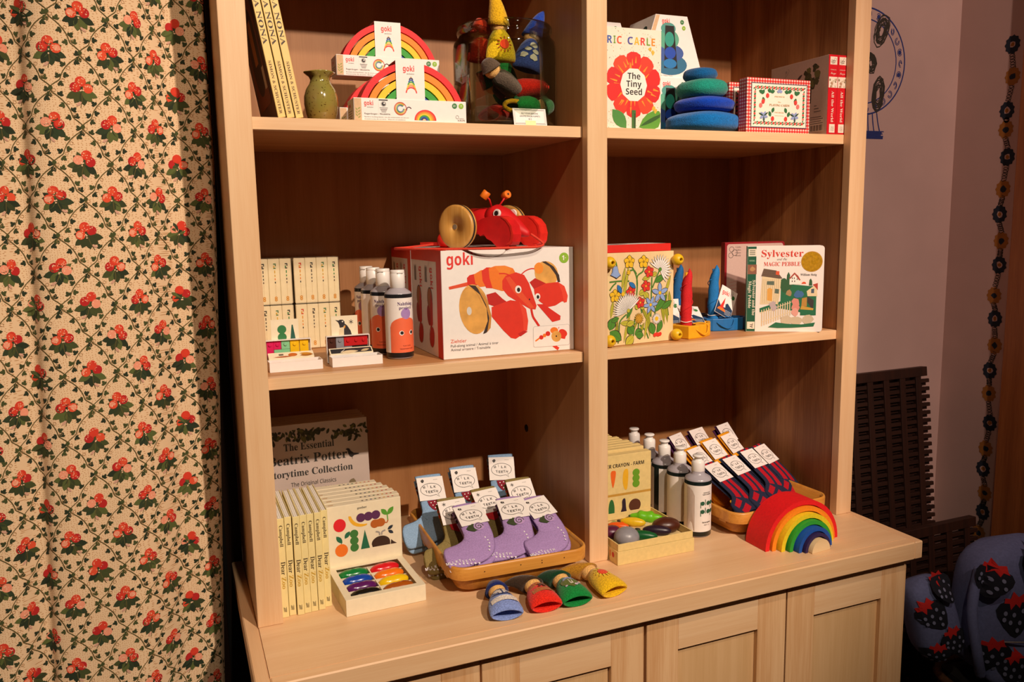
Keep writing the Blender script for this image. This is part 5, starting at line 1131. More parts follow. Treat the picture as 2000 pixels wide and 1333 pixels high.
def basket(loc, rot, label, W, D, Hh=.058, extra=True):
    t = thing('chip_basket', label, 'basket', loc, rot, 'flat chip wood baskets of socks')
    def rr(w_, d_, r, n=7):
        p = []
        for cx, cy, a in ((w_-r, r, -90), (w_-r, d_-r, 0), (r, d_-r, 90), (r, r, 180)):
            p += [(cx+r*math.cos(math.radians(a+90*k/n)), cy+r*math.sin(math.radians(a+90*k/n))) for k in range(n+1)]
        return p
    def ring(off, z, r): return [(x+off, y+off, z) for x, y in rr(W-2*off, D-2*off, r)]
    b = MB(); b.loft([ring(0, Hh-.024, .032), ring(-.0006, Hh-.004, .032), ring(.0004, Hh, .032), ring(.0046, Hh, .028), ring(.0050, Hh-.024, .028), ring(0, Hh-.024, .032)], RIMW, caps=False)
    P_ = front(b, 0, -.0008, 0)
    for x, z in ((.06, Hh-.0115), (.13, Hh-.0105), (W-.10, Hh-.009), (W-.10, Hh-.0135), (W-.055, Hh-.011)): P_.disc(x, z, .0011, mt('3A2212', .6), n=8)
    b.build('rim', t)
    b = MB(); b.loft([ring(.0405, .0016, .02), ring(.018, .0075, .028), ring(.0056, Hh-.006, .028), ring(.0064, Hh-.006, .028), ring(.0195, .0088, .028), ring(.0415, .0030, .02)], RIMW2, caps=False)
    b.box(.04, W-.04, .04, D-.04, .0018, .0030, RIMW2); b.build('body', t)
    for k in range(6):
        y = .035+(D-.08)*k/5; b = MB(); b.box(-.0004, .0052, y, y+.021, Hh-.028, Hh-.0235, RIMW2); b.build('slat', t)
    b = MB(); b.box(.045, W-.045, .05, .062, .0002, .0017, RIMW); b.box(.045, W-.045, D-.062, D-.05, .0002, .0017, RIMW); b.build('runner', t)
    return t
A_B = math.radians(-2)
basket((.3310, -.0440, .0003), A_B, 'flat wooden chip basket of purple, olive and light blue socks in the left bay', .272, .345)
PUR, OLV, SKY = 'A98BC0', '8C7C4C', '8FB0D2'
RX = math.radians
pg = 'lilac socks with a dark roll motif in the left basket'
s1 = sock_pair('sock_pair', 'lilac socks at the front left of the left basket, foot turned left', (.4080, .0180, .0600), (RX(27), RX(0), RX(-1)), PUR, ((.088, .0935), (.078, .0835)), '3A2A30', roll_motif, 4, 'roll', pg, grips=True)
dup(s1, (.4900, .0240, .0560), (RX(29), 0, RX(-9)), 'lilac socks in the middle of the front row of the left basket'); 
dup(s1, (.5610, .0180, .0530), (RX(27), 0, RX(8)), 'lilac socks at the front right corner of the left basket')
og = 'olive socks with orange bands in the left basket'
s2 = sock_pair('sock_pair', 'olive socks with orange bands at the left of the middle row, left basket', (.3920, .0950, .0350), (RX(46), 0, RX(-2)), OLV, ((.088, .0935), (.078, .0835)), 'E0582A', tom_motif, 2, 'star', og, grips=True)
dup(s2, (.4780, .1180, .0370), (RX(47), 0, RX(6)), 'olive socks with orange bands in the centre of the left basket')
dup(s2, (.5560, .1370, .0390), (RX(50), 0, RX(0)), 'olive socks with orange bands against the partition, left basket')
sg = 'light blue socks with a wine red berry in the left basket'
s3 = sock_pair('sock_pair', 'light blue socks at the back left of the left basket, toes over the rim', (.3820, .2180, .0460), (RX(52), 0, RX(0)), SKY, ((.088, .0935), (.078, .0835)), '5A2430', berry_motif, -2, 'dot', sg)
dup(s3, (.4600, .2300, .0500), (RX(56), 0, RX(0)), 'light blue socks in the middle of the back row of the left basket')
dup(s3, (.5500, .2560, .0560), (RX(62), 0, RX(-12)), 'light blue socks standing tallest at the back right of the left basket')
# lilac pair hanging out under the rim
dup(s1, (.5600, -.0260, .0035), (RX(3), 0, RX(40)), 'lilac socks poking out beneath the front rim of the left basket') if False else None
# ================================================================ felt puppets on the worktop
def d_cloud(p):
    for x, y, r in ((-.008, .040, .007), (.008, .041, .007), (0, .034, .006)): p.blob(x, y, r, felt('D8CFC6'), 9, .25, sy=.8)
    for pts in ([(-.018, .033), (0, .029), (.018, .034)], [(0, .046), (.001, .03)], [(-.012, .047), (.012, .047)]): p.line([tuple(v) for v in bez(pts, 4)], .003, felt('26305E'))
    for k in range(10): a = -.023+.0046*k; p.poly([(a, .012), (a+.0047, .012), (a+.0045, .023), (a, .023)], felt('D8CFC6'))
def d_leaf(p):
    for k in range(8): a = -.018+.0045*k; p.poly([(a, .017), (a+.0046, .017), (a+.0036, .05-abs(a+.002)*.5), (a-.0004, .05-abs(a)*.5)], felt('B8641E'))
    for a in (.6, 1.5, 2.5, -.5, -2.6): p.leaf(.003, .033, .009, .004, a, felt('5A2A14'))
def d_mush(p):
    p.blob(.0, .030, .0165, felt('5E6A26'), 12, .15, sy=.9); p.poly([(-.011, .036), (.011, .036)]+[(.011*math.cos(a), .036+.010*math.sin(a)) for a in [PI*k/8 for k in range(1, 8)]], felt('8A94C8')); p.rect(-.003, .022, .003, .035, felt('D8CFC0'))
    for x, y in ((-.012, .020), (.011, .021), (.015, .025), (.006, .018)): p.blob(x, y, .0026, felt('C8BCC8'), 7)
def d_sun2(p):
    p.disc(0, .032, .0088, felt('E84A1E'))
    for k in range(12): a = 2*PI*k/12; p.line([(.0095*math.cos(a), .032+.0095*math.sin(a)), (.0150*math.cos(a), .032+.0150*math.sin(a))], .0022, felt('F0D43A'))
PG = 'felt finger puppets laid out on the worktop'
puppet('finger_puppet', 'pale blue felt puppet with a dark blue hood, leftmost on the worktop', '7E92CC', '1C2A6A', (.3915, -.1520, .0004), math.radians(-8), d_cloud, (-.004, .022, .002), .0175, PG, .072)
puppet('finger_puppet', 'red felt puppet with a dark brown hood, second from left on the worktop', 'DE2A1A', '3E2C1C', (.4655, -.1530, .0004), math.radians(-3), d_leaf, (-.046, .030, -.002), .0170, PG, .068)
puppet('finger_puppet', 'green felt puppet with a mushroom patch, second from right on the worktop', '128038', '103E24', (.5235, -.1560, .0004), math.radians(-1), d_mush, (-.040, .026, -.002), .0180, PG, .070)
puppet('finger_puppet', 'yellow felt puppet with an orange sun, rightmost on the worktop', 'E2B41A', 'B07C22', (.6010, -.1500, .0004), math.radians(9), d_sun2, (-.058, .030, -.003), .0170, PG, .076)
# ================================================================ vegetable crayon boxes
KB_ = mt('E6CC88', .65, .05, 120, key='kraft_yellow')
def farm_art(p):
    K = BLACK; OR, YE, GN, DG, AU, BR = (ink(c) for c in ('EE6A1E', 'EDB422', '6AA022', '2A6A34', '2E1A2E', '5A2E1E'))
    p.rect(.0006, .078, .1764, .083, ink('C8963A'))
    p.text('SUPER CRAYON - FARM', .1030, .1420, .0078, K, 'sb', 'c', w=.1120)
    p.poly([tuple(v) for v in bez([(.079, .136), (.088, .134), (.0875, .120), (.082, .098), (.078, .110), (.076, .130), (.079, .136)], 5)], OR); p.poly([tuple(v) for v in bez([(.112, .136), (.118, .135), (.1195, .120), (.1165, .092), (.110, .092), (.1055, .110), (.1075, .130), (.112, .136)], 5)], YE)
    for k in range(3): p.disc(.1390, .125-.0125*k, .0090, GN, .0085)
    for x, m_ in ((.03, GN), (.052, AU)): p.disc(x, .115, .009, m_, .022)
    p.disc(.078, .048, .0075, DG, .024); p.poly([tuple(v) for v in bez([(.107, .070), (.112, .069), (.114, .050), (.1155, .036), (.108, .034), (.099, .0345), (.104, .050), (.104, .064), (.107, .070)], 4)], AU); p.disc(.1360, .0515, .0150, BR, .0145); p.poly([(.1225, .054), (.1360, .0665), (.1490, .054)], BR)
FB = thing('vegetable_crayon_box', 'open straw coloured box of vegetable shaped crayons by the middle post', 'crayon box', (.6725, -.0340, .0003), math.radians(0))
W, D, H = .1780, .1620, .0420
b = MB(); th = .0022
for (o_, z0_, z1_, m_) in ((0, 0, .0275, KB_), (.0022, .0275, .0420, KB_)):
    b.box(o_, W-o_, o_, o_+th, z0_, z1_, m_, .0003); b.box(o_, W-o_, D-o_-th, D-o_, z0_, z1_, m_, .0003); b.box(o_, o_+th, o_+th, D-o_-th, z0_, z1_, m_); b.box(W-o_-th, W-o_, o_+th, D-o_-th, z0_, z1_, m_)
b.box(th, W-th, th, D-th, 0, .0245, KB_); q = left(b, 0, D, 0); q.disc(D-.018, .0165, .0048, ink('C8321E'), .0055); q.rect(D-.031, .0105, D-.0275, .0225, ink('D8782A'))
b.build('tray', FB)
b = MB(); b.box(.004, W-.004, .004, D-.004, .0246, .0262, mt('D8BC84', .75, .25, 60, key='printed_tray_paper')); p = top(b, 0, 0, .0262); R_ = random.Random(21)
for k in range(70): p.blob(R_.uniform(.012, .165), R_.uniform(.012, .150), R_.uniform(.003, .007), ink(R_.choice(['E6CFA0', 'B8864A', 'EADBBE', '8A9A5A', 'C89A6A', '7A3A5A'])), 7, .5, R_)
b.build('paper_liner', FB)
def veg(name, col, x, y, rx, ry, rz, a, fn=None, stem=None, rough=.35):
    b = MB(); b.ell((0, 0, 0), (rx, ry, rz), mt(col, rough, .06, 120, .1, key='wax_veg_'+col), n=26, m=16, fn=fn); o = b.build(name, FB, (x, y*.80, .0262+rz*.8), (0, 0, math.radians(a)))
    if stem: b = MB(); b.ell((0, 0, 0), (.006, .003, .003), mt(stem, .6)); b.build('stalk', o, (-rx*1.02, 0, 0))
veg('carrot_crayon', 'EE5E14', .070, .126, .031, .0115, .0105, -38, lambda d: .72-.30*d.x, '8A5A2A'); veg('corn_crayon', 'E6BE1E', .106, .140, .032, .0105, .0100, -38, lambda d: 1-.28*max(0, d.x), '3E3424')
veg('pea_crayon', '6CC01C', .142, .158, .031, .0130, .0120, -34, lambda d: 1-.14*math.cos(d.x*9.2), '3A4A2A'); veg('onion_crayon', '8E8C92', .036, .034, .026, .0245, .0210, 0)
veg('cucumber_crayon', '0E5A2A', .080, .050, .031, .0105, .0105, -34, lambda d: 1+.05*math.sin(d.x*24)*math.sin(d.y*13)); veg('aubergine_crayon', '2A1A2A', .116, .066, .033, .0120, .0115, -34, lambda d: .9+.18*d.x, '2A2A1A'); veg('potato_crayon', '4E2414', .148, .072, .030, .0205, .0165, -14); veg('beet_crayon', '5A1A3A', .030, .095, .020, .016, .014, 0)
b = MB(); b.box(0, .1770, D+.0006, D+.0216, 0, .1690, KB_, .0006); farm_art(front(b, 0, D+.0006, 0)); b.build('lid', FB)
cf = None
for k, l_ in enumerate(('directly behind the open one', 'second behind the open one', 'third behind the open one', 'farthest back')):
    y = .1540+.0285*k; x = .6720-.000*k
    lab = 'closed straw coloured crayon box, %s in the right bay' % l_
    if cf is None:
        cf = thing('closed_vegetable_crayon_box', lab, 'crayon box', (x, y, .0003), 0, 'closed straw coloured crayon boxes in the right bay')
        b = MB(); b.box(0, .174, 0, .0155, 0, .1740, KB_, .0006); b.build('base', cf)
        b = MB(); b.box(-.0008, .1748, .0157, .0272, 0, .1748, KB_, .0006); b.build('lid', cf)
    else: dup(cf, (x-.0, y, .0003), 0, lab).scale = (1-.06*k, 1, 1+.010*k)
# ================================================================ green paint bottles
def plop(p, z0, z1):
    G = ink('235A40'); c = .0045
    p.text('natural care', c, z1-.0165, .0026, BLACK, 'sb', 'c', w=.017); p.text('bath & bubble', c, z1-.0205, .0026, BLACK, 'sb', 'c', w=.020)
    for y in (z0+.0625, z0+.0445):
        x = c-.0142
        for k, ch in enumerate('plop'):
            if ch == 'l': p.rect(x+.0105-.0008, y-.004, x+.0105+.0008, y+.0085, G)
            elif ch == 'o': p.disc(x+.0178, y, .0048, G)
            else:
                xx = x+(.0042 if k == 0 else .0275); p.disc(xx, y, .0045, G); p.rect(xx-.0048, y-.010, xx-.0034, y+.003, G)
    p.text('forest green', c, z0+.0195, .0030, BLACK, 'sb', 'c', w=.021); p.text('400 ml', c, z0+.0140, .0028, GREY, 'plain', 'c', w=.014)
    p.poly([(-.040, z0+.002), (-.022, z0+.002), (-.022, z1-.022), (-.026, z1-.012), (-.033, z1-.005), (-.040, z1-.004)], ink('CDBBAE'))
def disc_cap(b, r, hb, ht):
    z0 = hb+.0055
    b.lathe([(.0135, z0), (.0140, z0+.001), (.0140, ht-.016), (.0132, ht-.0145), (.0125, ht-.0125), (.0085, ht-.0110), (.0080, ht-.0050), (.0115, ht-.0038), (.0118, ht-.0012), (.0105, ht), (0, ht)], CAPW, 32, caps=False)
LIQ2 = mt('101C1A', .2, .02, 60, key='dark_green_liquid')
gn = 'bottles of green paint in the right bay'
g1 = bottle('pump_bottle', 'dark green bottle with a green lettered white label, frontmost of the five', (.9115, .0420, .0003), -.05, .0282, .1290, .1745, LIQ2, .0135, .1145, plop, disc_cap, gn, fill=.1225)
dup(g1, (.9125, .1110, .0003), .95, 'dark green bottle with white label, second from the front of the five', gn)
dup(g1, (.9130, .1740, .0003), 1.9, 'dark green bottle with white label turned away, middle of the five', gn)
dup(g1, (.9120, .2360, .0003), 1.1, 'dark green bottle with white label, fourth from the front of the five', gn)
dup(g1, (.9080, .2980, .0003), .6, 'dark green bottle with white label, rearmost of the five', gn)
# ================================================================ right basket
basket((.9560, -.0330, .0003), math.radians(2.5), 'flat wooden chip basket of striped, mustard and plum socks in the right bay', .264, .345)
NV, CR, MU, PL = '2A2E44', 'B01A28', 'DE961E', '4A2448'
ng = 'navy and red striped socks in the right basket'
n1 = sock_pair('sock_pair', 'navy and red striped socks beside the frontmost green bottle', (1.0420, .0620, .0400), (RX(33), 0, RX(24)), NV, (), CR, None, -2, None, ng, stripes=3, toe=NV, foot=.064, L_=.115, card_y=.082)
dup(n1, (1.1030, .0800, .0410), (RX(35), 0, RX(24)), 'navy and red striped socks second from the green bottles in the right basket')
dup(n1, (1.1640, .0990, .0430), (RX(37), 0, RX(22)), 'navy and red striped socks third from the green bottles in the right basket')
dup(n1, (1.2180, .1200, .0410), (RX(39), 0, RX(28)), 'navy and red striped socks rightmost in the right basket, toes over the rim')
mg = 'mustard socks in the right basket'
m1 = sock_pair('sock_pair', 'mustard socks half hidden behind the bottles in the right basket', (1.0600, .1700, .0400), (RX(40), 0, RX(24)), MU, (), MU, None, 0, None, mg, card_y=.082, L_=.115, foot=.060)
dup(m1, (1.1150, .1950, .0430), (RX(44), 0, RX(22)), 'mustard socks in the centre of the right basket with a glossy card')
dup(m1, (1.1800, .2150, .0450), (RX(46), 0, RX(26)), 'mustard socks nearest the bookcase side in the right basket')
lg = 'plum socks at the back of the right basket'
p1 = sock_pair('sock_pair', 'plum socks at the back left of the right basket', (1.0500, .2600, .0500), (RX(50), 0, RX(26)), PL, (), PL, None, 0, None, lg, card_y=.078, foot=.060)
dup(p1, (1.1180, .2750, .0520), (RX(50), 0, RX(20)), 'plum socks in the middle of the back row of the right basket')
dup(p1, (1.2000, .2780, .0540), (RX(52), 0, RX(24)), 'plum socks at the back right of the right basket')
# ================================================================ loose rainbow
RB = 'arches of the loose wooden rainbow on the worktop'
prev = None
for c, R, r, x_, y_, a_ in (('red', .0940, .0842, 1.0700, -.1000, 0), ('orange', .0818, .0722, 1.0712, -.1040, 0), ('yellow', .0694, .0598, 1.0730, -.1130, 1.5), ('green', .0572, .0482, 1.0752, -.1200, 2.5), ('blue', .0458, .0376, 1.0768, -.1310, 4), ('violet', .0354, .0284, 1.0778, -.1370, 5), ('plain', .0258, 0, 1.0785, -.1450, 6)):
    b = MB(); m_ = wood('bare_wood', 'EBD3A8', 'DFC08E', 'x', 2) if c == 'plain' else mt(RAIN[c], .6, .08, 220, .12, key='stain_'+c)
    b.prism(arc_poly(R, r, 36), -.062, 0, m_, XZ, True)
    o = b.build('rainbow_arch' if c != 'plain' else 'rainbow_core', loc=(x_, y_, .0003), rot=(0, 0, math.radians(a_)))
    bv = o.modifiers.new('edge', 'BEVEL'); bv.width = .0012; bv.segments = 2; bv.limit_method = 'ANGLE'
    tag(o, 'small bare wood half round at the centre of the loose rainbow' if c == 'plain' else '%s wooden rainbow arch on the worktop at the right, %s' % (c, 'outermost' if not prev else 'nested inside the %s one' % prev), 'rainbow toy', RB); prev = c
# ================================================================ curtain
path = bez([(-.026, .205), (-.036, .182), (-.062, .168), (-.094, .166), (-.125, .140), (-.165, .112), (-.215, .100), (-.262, .094), (-.290, .100), (-.305, .116), (-.320, .112), (-.345, .092), (-.39, .086), (-.44, .104), (-.50, .13), (-.54, .1), (-.60, .09)], 10)
path = [Vector((p.x, p.y, 0)) for p in path]
cum = [0]
for a, b_ in zip(path, path[1:]): cum.append(cum[-1]+(b_-a).length)
SL = cum[-1]
def on_path(s_):
    s_ = max(0, min(SL-1e-5, s_)); i = max(k for k in range(len(cum)) if cum[k] <= s_); i = min(i, len(path)-2)
    u = (s_-cum[i])/(cum[i+1]-cum[i]); p = path[i].lerp(path[i+1], u)
    a = path[max(i-1, 0)]; b2 = path[min(i+2, len(path)-1)]; t = (b2-a).normalized(); n = Vector((-t.y, t.x, 0)); n = n if n.y < 0 else -n
    return p, n
def curt(s_, z, h):
    p, n = on_path(s_); q = (z-.4)
    return Vector((min(p.x+.045*q, -.0085+min(0, .0135*(z-.03)*-1 if z < .03 else 0)-(.018 if z < .02 else 0))+.004*math.sin(s_*22+z*3)*.5, p.y+.006*math.sin(s_*30+z*2.2)+.010*q*math.sin(s_*14), z))+n*h
CL, N, L, P = node_mat('sprigged_cotton')
tc = N.new('ShaderNodeTexCoord'); sx = N.new('ShaderNodeSeparateXYZ'); L.new(tc.outputs['Object'], sx.inputs[0])
ad = N.new('ShaderNodeMath'); ad.operation = 'SUBTRACT'; L.new(sx.outputs[0], ad.inputs[0]); L.new(sx.outputs[1], ad.inputs[1])
cb_ = N.new('ShaderNodeCombineXYZ'); L.new(ad.outputs[0], cb_.inputs[0]); L.new(sx.outputs[2], cb_.inputs[1])
vo = N.new('ShaderNodeTexVoronoi'); vo.voronoi_dimensions = '2D'; vo.inputs['Scale'].default_value = 290; vo.inputs['Randomness'].default_value = .55; L.new(cb_.outputs[0], vo.inputs['Vector'])
cr = N.new('ShaderNodeValToRGB'); e = cr.color_ramp.elements; e[0].position = .15; e[0].color = (*lin('BC8E62'), 1); e[1].position = .21; e[1].color = (*lin('E8C8A0'), 1)
L.new(vo.outputs['Distance'], cr.inputs[0]); L.new(cr.outputs[0], P.inputs['Base Color']); P.inputs['Roughness'].default_value = .9; P.inputs['Specular IOR Level'].default_value = .15
C = MB(); ns, nz_ = 220, 70
for h_, fl_ in ((0, False), (-.0012, True)):
    vs = [curt(SL*i/ns, FL+.01+2.6*j/nz_, h_) for j in range(nz_+1) for i in range(ns+1)]
    fs = []
    for j in range(nz_):
        for i in range(ns):
            q = (j*(ns+1)+i, j*(ns+1)+i+1, (j+1)*(ns+1)+i+1, (j+1)*(ns+1)+i); fs.append(q if fl_ else q[::-1])
    C.add(vs, fs, CL, True)
pr = Print(C, fn=curt, eps=.0007, step=.00001)
LEAF = [ink(c, .9) for c in ('343C1C', '222E18', '424A22')]; LEAFM = LEAF+[ink('56602E', .9), ink('2C3A20', .9)]; VINE = ink('5E5228', .9); TEND = ink('B08858', .9)
BERR = [ink(c, .9) for c in ('B81E1C', 'D63A22', 'E0502E', 'EE9A7A')]; DOTC = ink('F2C8A4', .9); PKS = ink('CFA088', .9)
def cleaf(x, y, l, w_, a, m): # three-lobed ivy leaf
    for da, k in ((0, 1), (.9, .72), (-.9, .72)): pr.leaf(x, y, l*k, w_*k, a+da, m, 3)
R_ = random.Random(17); WX, HZ = .0800, .1110
def motif(x, y, var):
    pr.h = .0008
    mx = -1 if var in (1, 4) else 1; ro = (0, .15, -.25, .3, -.1)[var]
    def T(a, b_): a *= mx*.93; b_ *= .93; return (x+a*math.cos(ro)-b_*math.sin(ro), y+a*math.sin(ro)+b_*math.cos(ro))
    def A(an): return (an if mx > 0 else PI-an)+ro
    for an, l, w_ in ((-2.75, .0255, .0125), (-2.2, .0225, .0120), (-1.55, .0225, .0125), (-.95, .0210, .0120), (-.45, .0235, .0115), (.45, .0195, .0105), (2.7, .0185, .0105), (1.9, .0190, .0090), (1.2, .018, .008), (.85, .0215, .0085)):
        c = T(.001, -.002); pr.leaf(c[0], c[1], l*.96, w_*.92, A(an), LEAFM[R_.randrange(5)], 5)
    pr.line([T(0, -.004), T(-.001, -.016), T(-.0045, -.0285)], .0010, VINE); pr.leaf(*T(-.002, -.019), .010, .004, A(-2.5), PKS, 4)
    for (bx, by, r, c) in ((-.0085, .0045, .0078, 0), (.0005, .0135, .0080, 1), (.0100, .0020, .0075, 3 if var % 2 else 2)):
        r *= .94; c0 = T(bx, by); pr.disc(c0[0], c0[1], r, BERR[c], r*1.05, n=12); c1 = T(bx+.0015, by+.0005); pr.disc(c1[0], c1[1], r*.66, BERR[min(3, c+1)], n=10)
        for k in range(8):
            a, q = R_.uniform(0, 6.28), r*math.sqrt(R_.random())*.85; pr.h -= pr.step*.6; pr.disc(c0[0]+q*math.cos(a), c0[1]+q*math.sin(a), .0008, DOTC, n=5)
    for k in range(3): c0 = T(R_.uniform(-.002, .003), R_.uniform(-.006, .001)); pr.disc(c0[0], c0[1], .0012, DOTC, n=6)
for j in range(-6, 20):
    for i in range(-1, 9):
        mx_ = .038+i*WX+(j % 2)*WX/2; my = .052+j*HZ/2
        if -.29 < my < 1.2 and .010 < mx_ < .46: motif(mx_, my, (i*2+j*3) % 5)
        cx_, cy_ = mx_+WX/2, my
        if not (-.34 < cy_ < 1.24 and -.06 < cx_ < .50): continue
        for sg_ in (1, -1):
            pr.h = .0008
            pts = [(cx_+sg_*WX/2*u+sg_*.0045*math.sin(u*2*PI*1.5)*.7, cy_+HZ/2*u+.0030*math.sin(u*2*PI*1.5+1)) for u in [k/14 for k in range(15)]]
            pts = [(min(max(a, .002), .48), b_) for a, b_ in pts]
            if max(a for a, b_ in pts)-min(a for a, b_ in pts) < .02: continue
            pr.line(pts, .0014, VINE)
            for k in (2, 4, 6, 8, 10, 12):
                a, b_ = pts[k]
                if not .012 < a < .47: continue
                d = math.atan2(pts[k+1][1]-pts[k-1][1], pts[k+1][0]-pts[k-1][0]); s_ = 1 if k % 4 == 2 else -1; an = d+s_*1.25+R_.uniform(-.25, .25)
                cleaf(a+.0025*math.cos(an), b_+.0025*math.sin(an), .0080, .0048, an, LEAF[R_.randrange(3)])
                if k % 4 == 0: pr.ring(a+.004*math.cos(an+2.6), b_+.004*math.sin(an+2.6), .0024, .0005, TEND, n=8)
        pr.disc(cx_ if cx_ > .006 else .006, cy_, .0032, LEAF[2], n=7)
tag(C.build('curtain'), 'long cream cotton curtain printed with strawberry sprigs and green trellis vines', 'curtain')
# ================================================================ paintings on the right-hand walls
b = MB(); p = Print(b, (0, .3125, 0), (1, 0, 0), (0, 0, 1)); BLU = ink('2C3C7E', .9); BG_ = ink('3A362C', .9); R_ = random.Random(9)
px_, pz_ = 1.598, 1.066
p.ring(px_, pz_, .142, .0040, BLU, .134, n=60); p.ring(px_, pz_, .112, .0030, BLU, .106, n=50)
for k in range(26):
    a = 2*PI*k/26; x, y = px_+.127*math.cos(a), pz_+.120*math.sin(a)
    for r in (.0075, .0045): p.ring(x, y, r*(1 if k % 3 else .7), .0018, BLU, r*1.2, n=9, a0=40*k, a1=40*k+300)
    if k % 4 == 1: p.disc(x, y, .006, BLU, n=7)
for (x, y, rx, ry, t_) in ((1.655, 1.145, .022, .044, -.35), (1.622, 1.062, .02, .026, 0), (1.652, .985, .02, .046, -.1), (1.55, 1.10, .02, .04, .4), (1.54, 1.0, .02, .04, -.2)):
    for k in range(16):
        q = .35+.65*R_.random(); pts = []
        for j in range(12):
            a = 2*PI*j/12; X, Y = rx*q*math.cos(a), ry*q*math.sin(a); pts.append((x+X*math.cos(t_)-Y*math.sin(t_)+R_.uniform(-.003, .003), y+X*math.sin(t_)+Y*math.cos(t_)+R_.uniform(-.003, .003)))
        p.line(pts, .0024, BG_, True)
for k in range(7): x = 1.557+.0155*k; p.line([tuple(v) for v in bez([(x, .937), (x+.006*(k-3)*.3, .912), (x+.009*(k-3)*.5, .888)], 4)], .0032, BLU)
for k in range(7): p.line([(1.53+R_.uniform(0, .01), .890-.003*k), (1.672+R_.uniform(-.012, .006), .890-.003*k)], .0026, BLU)
o = b.build('painted_pedestal_dish', wall_back); o['label'] = 'blue and grey scribbled drawing of a pedestal dish on the wall'
b = MB(); p = Print(b, (1.94, .3125, 0), (0, -1, 0), (0, 0, 1)); NVY = ink('1C2A3A', .9); OCH = ink('A8702A', .9); VN = ink('2A2A26', .9)
yz = [1.0995, 1.0165, .9337, .8858, .8140, .7350, .6640, .6010, .5430, .4480, .3899, .3230, .2620, .1850, .1100, .0350, -.0350, -.0950, -.1500, -.2100]
zz = [1.098, 1.018, .934, .886, .815, .733, .668, .598, .534, .452, .390, .318, .248, .185, .104, .030, -.028, -.095, -.150, -.215]
ux = .1550
prev = None
for k, z in enumerate(zz):
    u = ux+.006*math.sin(k*1.9); m1_, m2_ = (NVY, OCH) if k % 2 == 0 else (OCH, NVY)
    n_ = 11; p.poly([(u+(.0185+.0035*(j % 2))*math.cos(2*PI*j/(2*n_)), z+(.0215+.003*(j % 2))*math.sin(2*PI*j/(2*n_))) for j in range(2*n_)], m1_); p.blob(u, z, .0085, m2_ if k % 2 else PLASTER, 8, .25)
    if k % 2 == 0: p.blob(u, z, .0055, OCH, 7, .3)
    if prev:
        (u0, z0_) = prev; pts = []
        for j in range(29):
            t_ = j/28; pts.append((u0+(u-u0)*t_+.0075*math.sin(j*1.15+k), z0_-.022+(z+.022-z0_+.022)*t_+.0055*math.cos(j*1.15+k)))
        p.line(pts, .0017, VN)
    prev = (u, z)
o = b.build('painted_flower_garland', wall_right); o['label'] = 'painted garland of navy and ochre flowers running down the wall'
# ================================================================ slatted duckboards leaning on the wall
SLT = wood('duckboard_wood', '3A1E10', '24120A', 'x', 2, .6); SLT2 = wood('duckboard_runner', '3E2012', '28140A', 'z', 2, .6)
def duckboard(name, loc, lean, W, Hh, label, nr):
    t = thing(name, label, 'duckboard', loc, (math.radians(-lean), 0, 0), 'dark slatted duckboards by the wall')
    b = MB()
    n = int(Hh/.0225)
    for k in range(n): b.box(0, W, .004, .012, .012+k*.0225, .012+k*.0225+.0105, SLT, .0008); b.box(.004, W-.004, .0125, .0205, .003+k*.0225, .003+k*.0225+.0185, SLT, .0006)  # rear row is added behind the gaps so they read as dark
    b.build('slats', t)
    for k in range(nr):
        x = .02+(W-.075)*k/(nr-1); b = MB(); b.box(x, x+.020, 0, .022, 0, Hh, SLT2, .001); b.build('runner', t)
    b = MB(); b.box(-.001, W-.012, -.001, .021, Hh-.006, Hh+.020, SLT2, .001); b.build('top_rail', t)
    return t
duckboard('slatted_duckboard', (1.430, .1560, FL+.0005), 6.6, .430, 1.095, 'tall dark brown slatted wooden duckboard leaning on the wall right of the bookcase', 7)
duckboard('slatted_duckboard', (1.50, .075, FL+.0005), 5.5, .41, .69, 'shorter dark slatted wooden duckboard standing in front of the tall one', 6)
# ================================================================ strawberry bag on a wicker hamper
BGM = mt('6A74A0', .9, .10, 160, .2, 'dusty_blue_canvas'); BNV = ink('141826', .9); BRD = ink('D02420', .9); BDT = ink('8088A8', .9)
def strawb(p, x, y, s_, a):
    c, q = math.cos(a), math.sin(a); T = lambda u, v: (x+s_*(u*c-v*q), y+s_*(u*q+v*c))
    body = [(-.9, .45), (-.7, .75), (-.3, .85), (.3, .85), (.7, .75), (.9, .45), (.85, .1), (.6, -.4), (.25, -.85), (0, -1), (-.25, -.85), (-.6, -.4), (-.85, .1)]
    p.poly([T(*v) for v in body], BNV)
    p.poly([T(*v) for v in ((-.55, .75), (-.5, 1.0), (-.25, .95), (-.1, 1.3), (.15, 1.0), (.45, 1.15), (.5, .85), (.6, .7), (.3, .72), (.2, .45), (0, .68), (-.25, .4), (-.3, .72))], BRD)
    for u, v in ((-.5, .25), (-.1, .15), (.35, .3), (-.3, -.2), (.15, -.25), (.5, -.1), (0, -.6), (-.62, -.02)): e_ = T(u, v); p.disc(e_[0], e_[1], s_*.095, BDT, s_*.12, n=8)
